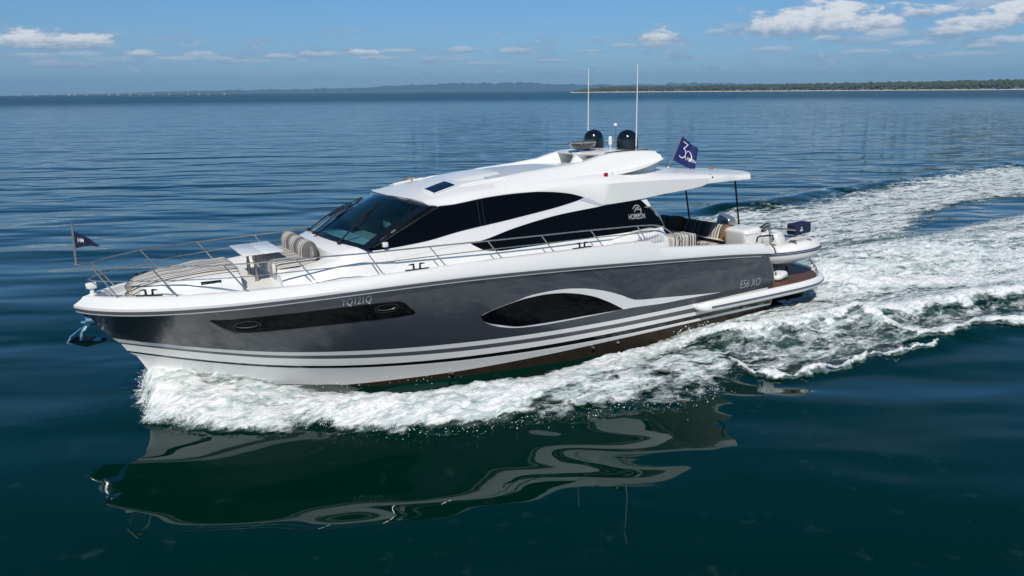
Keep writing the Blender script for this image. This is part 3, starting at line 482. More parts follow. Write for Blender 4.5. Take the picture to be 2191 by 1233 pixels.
# ---- deckhouse
YB = pchip([3.8, 5, 8, 9.5, 10.5, 11.2], [1.86, 1.88, 1.86, 1.82, 1.76, 1.70])
def cab(X, Z): return YB(X) - .22 * (Z - 2.4)
roof_e = [p for p in D['roof_e'] if p[0] > 5.6]; wl = D['wing_low']
RE = pchip([10.0, 9.75] + [p[0] for p in roof_e] + [p[0] for p in wl] + [.2], [3.60, 3.56] + [p[1] for p in roof_e] + [p[2] for p in wl] + [3.31])
YW = pchip([.2, .9, 1.5, 3, 4.5, 5.5], [1.40, 1.5, 1.62, 1.7, 1.74, 1.75])
def YE(X): return cab(X, RE(X)) if X > 5.7 else (YW(X) if X < 5.3 else YW(X) + (cab(X, RE(X)) - YW(X)) * (X - 5.3) / .4)
WS_TOP = lambda y: 9.98 - .40 * (abs(y) / 1.6) ** 2.2            # windscreen head in plan
WS_BOT = lambda y: 11.42 - .47 * (abs(y) / 1.72) ** 2.2          # windscreen foot
ZTOP = lambda y: 3.685 - .15 * (abs(y) / 1.6) ** 2; ZBOT = lambda y: 3.03 - .165 * (abs(y) / 1.72) ** 1.6
# white cabin side from the side deck to the roof; a raked front edge follows the windscreen pillar
def pillar_x(Z): return float(np.interp(Z, [2.2, 2.80, 2.85, 3.18, 3.43, 3.56], [11.05, 10.96, 10.86, 10.12, 9.56, 9.42]))
rows = []
for X0 in np.linspace(0, 1, 46):
    col = []
    for t in np.linspace(0, 1, 9):
        Xg = 4.05 + X0 * 6.9; zt = RE(min(Xg, 9.6)) - .01 if Xg < 9.45 else None
        Z = 2.2 + t * ((zt if zt else 3.54) - 2.2)
        X = min(Xg, pillar_x(Z)); 
        fl = .0 if Z > 2.62 else .05 * ((2.62 - Z) / .42) ** 1.5
        ax = 4.05 + .0; 
        if X < 4.7: X = max(X, 4.02 + .62 * max(0, (Z - 2.55)) ** 1.0)
        col.append((X, cab(X, Z) + fl, Z))
    rows.append(col)
g = Geo(); g.grid(rows); g.mirror(); house = yacht.part('deckhouse', g, 'gel', sharp=50)
# aft bulkhead with glass doors, forward end of the cockpit
g = Geo(); g.add([(4.5, 1.6, 1.2), (4.5, -1.6, 1.2), (4.75, -1.6, 3.2), (4.75, 1.6, 3.2)], [(0, 1, 2, 3)])
yacht.part('saloon_door', g, 'glass', smooth=False)
# side windows (upper with pillar, lower)
yacht.part('side_window', patch('g1_t', 'g1_b', cab, .007, 60, 6).mirror(), 'glass', sharp=50, label='long arched black side window under the roof edge')
yacht.part('side_window', patch('g2_t', 'g2_b', cab, .007, 60, 6).mirror(), 'glass', sharp=50, label='lower swept black side window above the side deck')
g = Geo()
for X in (8.62, 8.52): g.tube([(X, cab(X, z) + .009, z) for z in (3.05, 3.3, 3.55)], .006, 6)
g.mirror(); yacht.part('window_mullion', g, 'matblack', parent=house)
g = Geo(); g.tube([(x, cab(x, z) + .012, z) for x, z in ((10.85, 2.90), (10.25, 3.17), (9.7, 3.41), (9.48, 3.50))], .03, 8); g.mirror()
yacht.part('windscreen_pillar', g, 'black', parent=house)
# grey recess behind the upper window
P = D['recess']; g = Geo(); q = [(x, cab(x, z) + .008, z) for x, z in P]; c = np.mean(np.array(q), 0); q.sort(key=lambda p: math.atan2(p[2] - c[2], p[0] - c[0]))
g.add(q, [(0, 1, 2, 3)]); g.mirror(); yacht.part('quarter_recess', g, 'grey', smooth=False, parent=house)
g = Geo(); g.tube([(x, cab(x, z) + .001, z) for x, z in ((10.9, 2.60), (10.5, 2.63), (10.0, 2.67), (9.5, 2.715), (9.0, 2.745))], .004, 5); g.mirror(); yacht.part('moulding_seam', g, 'grey', parent=house)
# white box on the pillar foot (side light)
g = Geo(); g.box((10.62, cab(10.62, 2.92) + .05, 2.925), (.10, .08, .09), .012); g.mirror(); yacht.part('side_light', g, 'gel')
# maker's emblem and name on the aft side window
(ex, ez) = sorted(D['emblem'], key=lambda p: p[1])[0]; ex = 4.86; ez = 2.985
E_ = D['emblem']; ex = sorted(E_, key=lambda p: -p[0])[0][0]; ez = min(p[1] for p in E_); er = .125
g = Geo()
for t0, t1 in ((40, 160), (215, 320), (330, 385)):
    t0, t1 = R(t0), R(t1)
    o_ = [(ex - er * math.cos(t), ez + er * math.sin(t)) for t in np.linspace(t0, t1, 14)]; i_ = [(ex - er * .84 * math.cos(t), ez + er * .84 * math.sin(t)) for t in np.linspace(t0, t1, 14)]
    g.grid([[(x, cab(x, z) + .013, z) for x, z in o_], [(x, cab(x, z) + .013, z) for x, z in i_]])
for pts in ([(-.85, -.25), (-.1, .38), (.55, .30), (.86, .02), (.82, .12), (.5, .44), (-.15, .52)], [(-.80, -.45), (-.2, .10), (.5, .05), (.92, -.2), (.5, .16), (-.2, .22)], [(-.1, .38), (.1, .62), (.35, .55), (.5, .36)]):
    g.add([(ex - er * a, cab(ex, ez + er * b) + .013, ez + er * b) for a, b in pts], [tuple(range(len(pts)))])
yacht.part('emblem', g, 'letter', smooth=False)
P = sorted(D['hor'], key=lambda p: p[1]); top = P[-1]; lo = sorted(P[:2], key=lambda p: -p[0])
lo = sorted([p for p in D['hor'] if p is not top], key=lambda p: -p[0])
yacht.part('name_lettering', text_geo('HORIZON', 1, on_side(cab, lo[0][0], lo[0][1], lo[1][0], lo[1][1], .115, .013), font_w=.006), 'letter', smooth=False)

# ---- windscreen, with dash and wheel behind it
def tinted(nt, p):
    gl = nt.new('ShaderNodeBsdfGlossy'); gl.inputs['Roughness'].default_value = .01; gl.inputs['Color'].default_value = (1, 1, 1, 1)
    tr = nt.new('ShaderNodeBsdfTransparent'); tr.inputs[0].default_value = (.34, .60, .70, 1)
    fz = nt.new('ShaderNodeFresnel'); fz.inputs[0].default_value = 1.55; mx = nt.new('ShaderNodeMixShader')
    nt.put(mx.inputs[0], fz.outputs[0]); nt.put(mx.inputs[1], tr.outputs[0]); nt.put(mx.inputs[2], gl.outputs[0])
    nt.put(nt.n['Material Output'].inputs[0], mx.outputs[0])
M['windscreen'] = mat('tinted_windscreen', build=tinted)
def ws_pt(v, y_frac, inset=0.0, lift=0.0):
    y0, y1 = 1.70 * y_frac, 1.585 * y_frac
    a = Vector((WS_BOT(y0), y0, ZBOT(y0))); b = Vector((WS_TOP(y1), y1, ZTOP(y1))); q = a.lerp(b, v); q.z += lift + .04 * math.sin(math.pi * v); return q
NV, NU = 9, 25
g = Geo(); g.grid([[ws_pt(.05 + .89 * j / (NV - 1), -.93 + 1.86 * i / (NU - 1)) for i in range(NU)] for j in range(NV)])
ws = yacht.part('windscreen', g, 'windscreen', sharp=60)
g = Geo()
for (v0, v1, f0, f1) in ((-.0, .06, -1, 1), (.93, 1.0, -1, 1)):
    g.grid([[ws_pt(v0 + (v1 - v0) * j / 2, f0 + (f1 - f0) * i / 24, lift=.004) for i in range(25)] for j in range(3)])
for s in (-1, 1):
    g.grid([[ws_pt(.0 + 1.0 * j / 8, s * (.90 + .10 * i / 2), lift=.004) for i in range(3)] for j in range(9)])
yacht.part('windscreen_border', g, 'black', parent=ws, sharp=60)
g = Geo(); g.add([(11.2, 1.45, 2.86), (11.35, 0, 2.93), (11.2, -1.45, 2.86), (10.4, -1.45, 2.80), (10.4, 1.45, 2.80)], [(0, 1, 2, 3, 4)]); g.box((10.3, 0, 2.7), (.3, 3.0, .3), .03)
yacht.part('dashboard', g, 'cream', smooth=False)
g = Geo(); g.add([(10.9, 1.6, 2.3), (10.9, -1.6, 2.3), (4.8, -1.6, 2.3), (4.8, 1.6, 2.3)], [(0, 1, 2, 3)]); yacht.part('cabin_sole', g, 'interior', smooth=False)
for yy in (.75, -.55):
    g = Geo(); g.box((9.5, yy, 2.75), (.5, .55, .7), .1); hs = yacht.part('helm_seat', g, 'cream', sharp=50)
    g = Geo(); g.box((9.25, yy, 3.05), (.14, .5, .5), .06); yacht.part('seat_back', g, 'cream', parent=hs, sharp=50)
g = Geo(); ctr = Vector((10.2, .7, 2.98)); ring = [ctr + Vector((.12 * math.sin(t), .19 * math.cos(t), .16 * math.sin(t))) for t in np.linspace(0, 2 * math.pi, 25)]
g.tube(ring, .016, 6, caps=False)
for t in (R(90), R(210), R(330)): g.tube([ctr, ctr + Vector((.12 * math.sin(t), .19 * math.cos(t), .16 * math.sin(t)))], .014, 6)
yacht.part('steering_wheel', g, 'matblack')
# wipers
for yf, lean in ((.62, -.30), (-.02, -.28), (-.55, -.26)):
    foot = ws_pt(-.02, yf, lift=.03); tip = ws_pt(.60, yf + lean * .6, lift=.05)
    b0 = ws_pt(.30, yf + lean * .25 + .03, lift=.022); b1 = ws_pt(.80, yf + lean - .02, lift=.022)
    g = Geo(); g.tube([foot + Vector((0, 0, -.03)), foot, foot.lerp(tip, .5) + Vector((0, 0, .03)), tip], .014, 6)
    g.tube([foot + Vector((.02, .06, 0)), foot.lerp(tip, .5) + Vector((.01, .04, .03)), tip], .010, 6); g.tube([b0, b1], .014, 6)
    g.box(foot, (.09, .07, .06), .015); yacht.part('wiper', g, 'matblack')

# ---- coachroof (trunk) in front of the windscreen and coamings round the seat
ZT = pchip([10.9, 11.15, 11.4, 11.62], [2.98, 3.0, 2.97, 2.88])
rows = []
for X in (10.75, 10.95, 11.1, 11.25, 11.42, 11.55, 11.62):
    row = []
    for yf in np.linspace(-1, 1, 41):
        y = math.copysign(1.79 * abs(yf) ** .72, yf); a = abs(y)
        zt = ZT(X) - .12 * (a / 1.7) ** 2
        xx = X - .30 * (a / 1.78) ** 3
        if a > 1.48: zt = float(np.interp(a, [1.48, 1.61, 1.74, 1.79], [zt, zt - .06, zt - .22, 2.30]))
        row.append((xx, y, zt))
    rows.append(row)
rows.append([(p[0], p[1], 2.3) for p in rows[-1]])
g = Geo(); g.grid(rows); yacht.part('coachroof', g, 'gel', sharp=40)
g = Geo(); rows = []
for X, zt, yo, yi in ((10.95, 2.80, 1.79, 1.01), (11.2, 2.81, 1.79, 1.01), (11.5, 2.74, 1.77, 1.01), (11.8, 2.655, 1.70, 1.0), (12.1, 2.595, 1.60, 1.0), (12.38, 2.545, 1.50, 1.0), (12.47, 2.52, 1.46, 1.0)):
    rows.append([(X, yo, 2.28), (X, yo - .05, zt - .22), (X, yo - .18, zt - .05), (X, yo - .30, zt), (X, yi + .03, zt), (X, yi, zt - .03), (X, yi, 2.28)])
g.grid(rows); g.add(rows[-1], [tuple(range(7))]); g.mirror(); yacht.part('seat_coaming', g, 'gel', sharp=40)
g = Geo(); g.box((12.07, 0, 2.42), (.80, 1.98, .34), .03); yacht.part('bench_base', g, 'gel')
# ---- sun-pad base, tapering towards the bow
rows = []
for X, yo, zt in ((13.10, .92, 2.56), (13.12, .94, 2.59), (13.5, .93, 2.61), (14.0, .84, 2.595), (14.4, .68, 2.555), (14.7, .46, 2.50), (14.78, .34, 2.45)):
    rows.append([(X, yo * f_, z_) for f_, z_ in ((1.1, 2.28), (1.08, zt - .16), (1.02, zt - .04), (.94, zt), (.5, zt + .01), (0, zt + .015))])
g = Geo(); g.grid(rows); g.add(rows[0] + [(13.10, 0, 2.28)], [tuple(range(7))]); g.add(rows[-1] + [(14.78, 0, 2.28)], [tuple(range(7))]); g.mirror()
yacht.part('sunpad_base', g, 'gel', sharp=40, one=True)
g = Geo(); g.box((13.62, .945, 2.53), (.34, .02, .06), .009, rot=Matrix.Rotation(-.16, 3, 'Z')); g.mirror(); yacht.part('locker_handle', g, 'blacksteel')
# ---- folding table on two pedestals
tb = Geo(); 
for xc, wx in ((12.815, .365), (12.445, .365)):
    tb.box((xc, .06, 2.885), (wx, 1.32, .032), .014)
tbl = yacht.part('deck_table', tb, 'gel')
for yy in (-.34, .36):
    g = Geo(); g.lathe((12.73, yy, 2.30), [(0, 0), (.055, 0), (.055, .012), (.034, .03), (.034, .3), (.024, .3), (.024, .52), (.05, .55), (.05, .575), (0, .575)], 14)
    yacht.part('pedestal', g, 'bronze', parent=tbl)

# ---- hardtop roof
ZC = pchip([0.2, 1, 2.3, 3, 4.5, 5.5, 6.8, 8, 9.1, 9.6, 9.98], [3.43, 3.50, 3.62, 3.72, 3.90, 3.97, 3.99, 3.93, 3.84, 3.765, 3.69])
ZK = pchip([.2, 1.26, 1.77, 2.72, 4.17, 5.32, 6.69, 7.36, 7.82, 8.6, 9.2, 9.6], [3.40, 3.44, 3.50, 3.56, 3.64, 3.68, 3.69, 3.67, 3.645, 3.62, 3.585, 3.575])
AFT = lambda y: .34 + .60 * (min(abs(y), 1.5) / 1.5) ** 2.6
def roof_section(s):
    top = []; U = [0, .2, .4, .58, .72, .84, .92, .97, 1.0]
    for f_ in U:
        Xm = .34 + s * (9.98 - .34); ye = YE(min(max(Xm, .9), 9.58)); y = f_ * ye
        xf = WS_TOP(y * 1.0) + .03; xa = AFT(y)
        X = xa + s * (xf - xa)
        zc, zk = ZC(X), ZK(X); w_ = f_ ** 2.6
        z = zc + (zk - zc) * w_
        if f_ == .97: z = zk - .02
        if f_ == 1.0: z = zk - .075
        z = max(z, RE(X) + .012)
        top.append((X, y, z))
    X, y, z = top[-1]
    e = RE(X)
    if s > .985: e = min(e, ZTOP(y) - .005)
    low = [(X, y, e), (X, y - .03, e - .015), (X, y - .12, e + .015)]
    und = [(p[0], p[1] * .90, min(p[2] - .05, e + .06)) for p in top[:-1][::-1]]
    return top + low + und
rows = [roof_section(s) for s in list(np.linspace(0, .06, 6)) + list(np.linspace(.085, .94, 44)) + list(np.linspace(.955, 1, 6))]
g = Geo(); g.grid(rows); g.add(rows[0], [tuple(range(len(rows[0])))]); g.add(rows[-1], [tuple(range(len(rows[0])))]); g.mirror()
roof = yacht.part('hardtop', g, 'gel', sharp=42, one=True)
# sunroof: pale sliding panel with raised side tracks
def roofz(X, y): f_ = min(abs(y) / YE(X), 1); return ZC(X) + (ZK(X) - ZC(X)) * f_ ** 2.6
g = Geo(); g.grid([[(X, y, roofz(X, y) + .012) for y in np.linspace(-.95, .95, 11)] for X in np.linspace(6.0, 8.0, 9)])
yacht.part('sunroof', g, 'grey', parent=roof)
g = Geo()
for y in (1.02,):
    g.tube([(X, y, roofz(X, y) + .008) for X in np.linspace(5.6, 8.7, 12)], [.012] + [.035] * 10 + [.012], 8)
g.mirror(); yacht.part('sunroof_track', g, 'gel', parent=roof)
g = Geo(); cw = [[(X, y, roofz(X, y) + dz) for y in np.linspace(-.80, .80, 11)] for X, dz in ((7.55, .0), (7.58, .03), (7.9, .04), (8.3, .03), (8.62, .0))]
for r_ in cw: r_[0] = (r_[0][0], r_[0][1] - .02, r_[0][2] - .05); r_[-1] = (r_[-1][0], r_[-1][1] + .02, r_[-1][2] - .05)
g.grid(cw); yacht.part('sunroof_cowl', g, 'gel', parent=roof)
# two roof hatches
for s in (1, -1):
    g = Geo(); g2 = Geo(); n_ = 7
    def hp(a, b, dz): X = 8.82 + .58 * a - .05 * b; y = s * (.58 + .25 * a + (.43 - .06 * a) * b); return (X, y, roofz(X, y) + dz)
    g.grid([[hp(a, b, .03) for b in np.linspace(0, 1, 5)] for a in np.linspace(0, 1, n_)]);
    edge = [hp(a, 0, .015) for a in np.linspace(0, 1, 7)] + [hp(1, b, .015) for b in np.linspace(0.15, 1, 5)] + [hp(a, 1, .015) for a in np.linspace(.9, 0, 6)] + [hp(0, b, .015) for b in np.linspace(.9, 0, 5)]
    g2.tube(edge, .017, 6)
    yacht.part('skylight', g, 'hatchglass', parent=roof)
    yacht.part('skylight_frame', g2, 'gel', parent=roof)
g = Geo()
g.tube([(9.2, -.25, roofz(9.2, .25) + .03), (9.2, -.25, roofz(9.2, .25) + .11)], .02, 8); g.tube([(9.32, -.25, roofz(9.2, .25) + .10), (9.12, -.25, roofz(9.2, .25) + .10)], [.05, .03], 10)
g.tube([(9.32, -.40, roofz(9.2, .25) + .08), (9.12, -.40, roofz(9.2, .25) + .08)], [.045, .025], 10)
yacht.part('horn', g, 'steel', parent=roof)

# ---- radar arch: two swept legs, plate across, winglets
def leg(s):
    prof_t = [(8.0, 3.88), (7.2, 3.97), (6.3, 4.02), (5.6, 4.08), (5.2, 4.15), (4.9, 4.20), (4.4, 4.21), (3.9, 4.20), (3.66, 4.17)]
    prof_b = [(8.0, 3.62), (7.2, 3.62), (6.3, 3.62), (5.6, 3.62), (5.0, 3.62), (4.6, 3.62), (4.2, 3.66), (3.85, 3.80), (3.62, 3.98)]
    rows = []
    for i, ((xt, zt), (xb, zb)) in enumerate(zip(prof_t, prof_b)):
        t = i / 8; yo_b = 1.56 - .22 * t; yo_t = 1.02 + .10 * t; yi = .86 - .02 * t
        if i < 4: zt = max(zt - .02, roofz(xt, 1.0) + .015 * i)
        rows.append([(xb, s * yo_b, zb), (xb * .6 + xt * .4, s * (yo_b * .72 + yo_t * .28), zb * .45 + zt * .55), (xt, s * (yo_t + .07), zt - .05), (xt, s * yo_t, zt), (xt, s * (yi + .04), zt), (xt, s * yi, zt - .04), (xb, s * (yi + .0), zb)])
    gg = Geo(); gg.grid(rows); gg.add(rows[0], [tuple(range(7))]); gg.add(rows[-1], [tuple(range(7))[::-1]]); return gg
g = leg(1); g.v += []; g2 = leg(-1)
b = len(g.v); g.v += g2.v; g.f += [tuple(i + b for i in f)[::-1] for f in g2.f]; g.m += g2.m
# cross plate
rows = []
for y in np.linspace(-.95, .95, 13):
    bow = .12 * (1 - (y / .95) ** 2)
    rows.append([(5.05 + bow, y, 4.17), (4.95 + bow, y, 4.215), (4.4, y, 4.235), (3.75 - bow * .3, y, 4.215), (3.66 - bow * .3, y, 4.17), (3.75, y, 4.12), (4.4, y, 4.12), (4.95 + bow, y, 4.13)])
g.grid(rows, close_u=True)
arch = yacht.part('radar_arch', g, 'gel', sharp=48)
# winglets each side
g = Geo()
rows = []
for t in np.linspace(0, 1, 9):
    xm = 5.15 - 1.62 * t; w = .22 * (math.sin(math.pi * min(1, t * 1.15 + .06) ) ** .7 if t < .45 else .215 * (1 - ((t - .45) / .56) ** 1.6) / .215) ; zc = 3.765 + .235 * t ** 1.15
    yb = 1.40 - .12 * t
    rows.append([(xm, yb + w * math.cos(a) * 1.0 + w * .3, zc + .04 * math.sin(a) * (1 - t * .75) + .0) for a in np.linspace(0, 2 * math.pi, 13)[:-1]])
g.grid(rows, close_u=True); g.mirror(); yacht.part('winglet', g, 'gel', parent=arch, sharp=60)
# pedestal for the radar and the radome
g = Geo(); g.lathe((5.0, 0, 3.9), [(.30, -.02), (.24, .06), (.17, .2), (.2, .30), (.0, .30)], 20)
yacht.part('radar_pedestal', g, 'gel', parent=arch)
g = Geo(); g.lathe((4.93, 0, 4.26), [(0, 0), (.16, 0), (.24, .03), (.31, .10), (.33, .15)], 32, 0); g.lathe((4.93, 0, 4.26), [(.33, .15), (.335, .17), (.30, .185), (.28, .18)], 32, 1); g.lathe((4.93, 0, 4.26), [(.28, .18), (.24, .172), (0, .172)], 32, 0)
g.box((4.93, 0, 4.437), (.52, .05, .012), .004, 1); g.box((4.93, 0, 4.437), (.05, .52, .012), .004, 1)
yacht.part('radar', g, ['black', 'steel'], sharp=45)
# satellite domes, whip antennas
for s in (1, -1):
    g = Geo(); g.lathe((4.12, s * .665, 4.20), [(0, 0), (.20, 0), (.255, .03), (.255, .24), (.245, .30), (.215, .37), (.165, .425), (.09, .465), (0, .48)], 32)
    yacht.part('satellite_dome', g, 'black', sharp=60)
    g = Geo(); g.lathe((4.09, s * .95, 4.18), [(0, 0), (.03, 0), (.03, .05), (.018, .12), (0, .12)], 12, 1); g.tube([(4.09, s * .95, 4.28), (4.03, s * .95, 6.14)], [.014, .008], 8, 0)
    yacht.part('whip_antenna', g, ['gel', 'steel'])
g = Geo(); g.tube([(3.95, 0, 4.2), (3.95, 0, 4.74)], .012, 8, 1); g.lathe((3.95, 0, 4.74), [(0, 0), (.045, .01), (.05, .03), (.03, .07), (0, .08)], 14, 0)
yacht.part('anchor_light', g, ['gel', 'steel'])
g = Geo(); g.lathe((4.11, 0, 4.22), [(0, 0), (.012, 0), (.012, .08), (.045, .1), (.05, .13), (.045, .27), (.02, .30), (0, .30)], 14); yacht.part('gps_antenna', g, 'gel')
g = Geo(); g.lathe((4.85, -.35, 4.0), [(0, .08), (.02, .08), (.03, .05), (.05, 0)], 10); g.tube([(4.9, -.4, 4.02), (4.5, -.4, 4.04)], .016, 8); g.tube([(4.6, -.25, 4.0), (4.6, -.25, 4.09)], .02, 8); yacht.part('horn', g, 'bronze', label='brass trumpet horn under the arch plate')
g = Geo(); g.box((5.42, 1.56, 3.79), (.09, .05, .08), .012, 0); yacht.part('navigation_light', g, 'red')
# seam, vent and light on the aft canopy
g = Geo(); g.tube([(2.36, y, roofz(2.36, y) + .004) for y in np.linspace(-1.6, 1.6, 13)], .007, 6); yacht.part('canopy_seam', g, 'grey', parent=roof)
g = Geo(); g.box((2.38, 1.64, 3.45), (.13, .025, .035), .008, rot=Matrix.Rotation(.8, 3, 'Y')); g.mirror(); yacht.part('canopy_latch', g, 'blacksteel', parent=roof)
g = Geo(); g.lathe((1.05, .25, 3.5), [(.05, 0), (.05, .05), (.06, .06), (.06, .09), (0, .1)], 14); yacht.part('stern_light', g, 'bronze')
# canopy poles
for s in (1, -1):
    g = Geo(); g.tube([(.63, s * .92, 1.75), (.9, s * .94, 3.36)], .024, 10); yacht.part('canopy_pole', g, 'blacksteel')

# ---- guard rail with stanchions (one welded rail from stem to quarter on each side)
RT = D['rail_top']
bx = [15.09, 14.21, 13.15, 12.01, 10.85, 9.65, 8.46, 7.26, 6.04, 4.85]
topx = [15.41, 14.55, 13.46, 12.29, 11.05, 9.88, 8.68, 7.47, 6.26, 5.03]
RTY = pchip([p[0] for p in RT][::-1], [p[1] for p in RT][::-1]); RTZ = pchip([p[0] for p in RT][::-1], [p[2] for p in RT][::-1])
path = [(X, RTY(X), RTZ(X)) for X in [15.66, 15.6, 15.5, 15.41, 15.2, 14.9, 14.55, 14.2, 13.8, 13.46, 13, 12.29, 11.05, 9.88, 8.65, 7.47, 6.26, 5.03, 4.6, 4.45, 4.34, 4.2, 4.04, 3.9, 3.77]]
path[0] = (15.66, 0, 2.99)
g = Geo(); g.tube(path, .0145, 8); g.tube([(p[0], -p[1], p[2]) for p in path], .0145, 8)
rail = yacht.part('guard_rail', g, 'steel')
mid = []
for a, b in zip(topx, bx):
    t = .52; p = Vector((a, RTY(a), RTZ(a))); q = Vector((b, CY(b) - .08, CZ(b))); mid.append(q.lerp(p, t))
mid = [Vector((15.5, .0, 2.70))] + mid + [Vector((4.42, 2.16, 2.53))]
dense = []
for i in range(len(mid) - 1):
    p0 = mid[max(i - 1, 0)]; p1, p2 = mid[i], mid[i + 1]; p3 = mid[min(i + 2, len(mid) - 1)]
    for k in range(6):
        t = k / 6; dense.append(.5 * ((2 * p1) + (p2 - p0) * t + (2 * p0 - 5 * p1 + 4 * p2 - p3) * t * t + (3 * p1 - p0 - 3 * p2 + p3) * t**3))
dense.append(mid[-1])
g = Geo(); g.tube(dense, .0095, 6); g.tube([(p.x, -p.y, p.z) for p in dense], .0095, 6); yacht.part('mid_rail', g, 'steel', parent=rail)
for a, b in zip(topx, bx):
    for s in (1, -1):
        g = Geo(); q = (b, s * max(CY(b) - (.12 if b < 12.5 else .04), .05), CZ(b) - .01); g.tube([q, (a, s * RTY(a), RTZ(a))], .0125, 8); g.lathe(q, [(0, .016), (.032, .014), (.036, .0)], 10)
        yacht.part('stanchion', g, 'steel', parent=rail)
# ---- cleats
def cleat(X, Y, Z, yaw):
    m_ = Matrix.Translation((X, Y, Z)) @ Matrix.Rotation(yaw, 4, 'Z'); g_ = Geo()
    g_.box((0, 0, .008), (.46, .06, .016), .006)
    for dx in (-.06, .06):
        g_.tube([(dx, 0, .01), (dx * 1.05, 0, .09)], [.022, .018], 8); g_.tube([(dx - .01 * (1 if dx > 0 else -1), 0, .10), (dx * 1.4, 0, .105), (dx * 2.6, 0, .10)], [.016, .017, .008], 8)
    g_.v = [tuple(m_ @ Vector(v)) for v in g_.v]; return g_
for X, dy in ((10.23, .10), (6.59, .10), (14.62, .12)):
    for s in (1, -1):
        yaw = math.atan2(CY(X + .1) - CY(X - .1), .2) * s
        yacht.part('cleat', cleat(X, s * (CY(X) - dy + .02), CZ(X) + .004, yaw), 'blacksteel')
# ---- vents beside the cockpit
g = Geo()
for i in range(9):
    x = 4.92 - i * .055 * 1.4; g.box((x, 2.04, 2.33), (.02, .05, .17), .004)
g.mirror()
vf = Geo(); vf.box((4.6, 2.02, 2.33), (.86, .04, .22), .012); vf.mirror(); vn = yacht.part('vent_panel', vf, 'gel'); yacht.part('vent_slat', g, 'grey', parent=vn)
# side fairing that closes the side deck at the cockpit
rows = []
for X, zt in ((5.9, 2.30), (5.4, 2.45), (4.9, 2.52), (4.45, 2.54), (4.2, 2.50), (4.05, 2.34), (4.0, 2.0)):
    rows.append([(X, 2.04, 1.8), (X, 2.03, zt - .04), (X, 2.0, zt), (X, 1.78, zt + .01), (X, 1.72, 1.8)])
g = Geo(); g.grid(rows); g.add(rows[-1], [(0, 1, 2, 3, 4)]); g.mirror(); yacht.part('quarter_fairing', g, 'gel', sharp=40)
g = Geo(); g.tube([(4.55, 1.72, 3.0), (4.35, 1.78, 3.0), (4.12, 1.80, 2.78), (3.98, 1.80, 2.52), (4.1, 1.75, 2.50)], .016, 8); g.mirror(); yacht.part('grab_rail', g, 'steel', label='curved steel grab rail behind the aft side window')

# ---- bow fittings: anchor on its roller, windlass, searchlight
an = Geo(); an.tube([(15.25, 0, 1.98), (15.62, 0, 1.93), (15.72, 0, 1.80), (15.76, 0, 1.60)], [.03, .04, .035, .03], 8); an.box((15.52, 0, 1.94), (.4, .05, .09), .015)
an.tube([(15.72, 0, 1.86), (15.9, 0, 1.74), (15.97, 0, 1.63), (15.9, .0, 1.58)], .016, 6)
ank = yacht.part('anchor', an, 'polished')
fl = Geo()
for s in (1, -1):
    fl.add([(15.98, 0, 1.64), (15.82, s * .16, 1.66), (15.50, s * .17, 1.60), (15.34, s * .03, 1.555), (15.7, 0, 1.50)], [(0, 1, 4), (1, 2, 4), (2, 3, 4)])
    fl.add([(15.98, 0, 1.66), (15.82, s * .16, 1.68), (15.50, s * .17, 1.62), (15.34, s * .03, 1.575), (15.7, 0, 1.53)], [(0, 4, 1), (1, 4, 2), (2, 4, 3)])
yacht.part('fluke', fl, 'polished', parent=ank, smooth=False)
rl = Geo(); rl.tube([(15.62, -.07, 1.93), (15.62, .07, 1.93)], .045, 12); rlo = yacht.part('bow_roller', rl, 'polished')
for s in (1, -1):
    rl = Geo(); rl.box((15.46, s * .06, 1.96), (.36, .02, .14), .008); yacht.part('cheek_plate', rl, 'polished', parent=rlo)
g = Geo(); g.lathe((15.46, 0, 2.40), [(0, 0), (.07, 0), (.075, .03), (.04, .045), (.032, .14), (0, .14)], 16)
sl_ = yacht.part('searchlight', g, 'gel'); g = Geo(); g.box((15.45, 0, 2.585), (.15, .12, .11), .022); g.tube([(15.52, 0, 2.585), (15.545, 0, 2.585)], [.05, .055], 14); yacht.part('lamp_head', g, 'gel', parent=sl_)
g = Geo(); g.lathe((14.86, 0, 2.30), [(0, 0), (.11, 0), (.11, .06), (.07, .09), (.09, .16), (.09, .2), (.05, .24), (0, .24)], 18); g.tube([(15.0, 0, 2.33), (15.3, 0, 2.36)], .014, 6); yacht.part('windlass', g, 'steel')

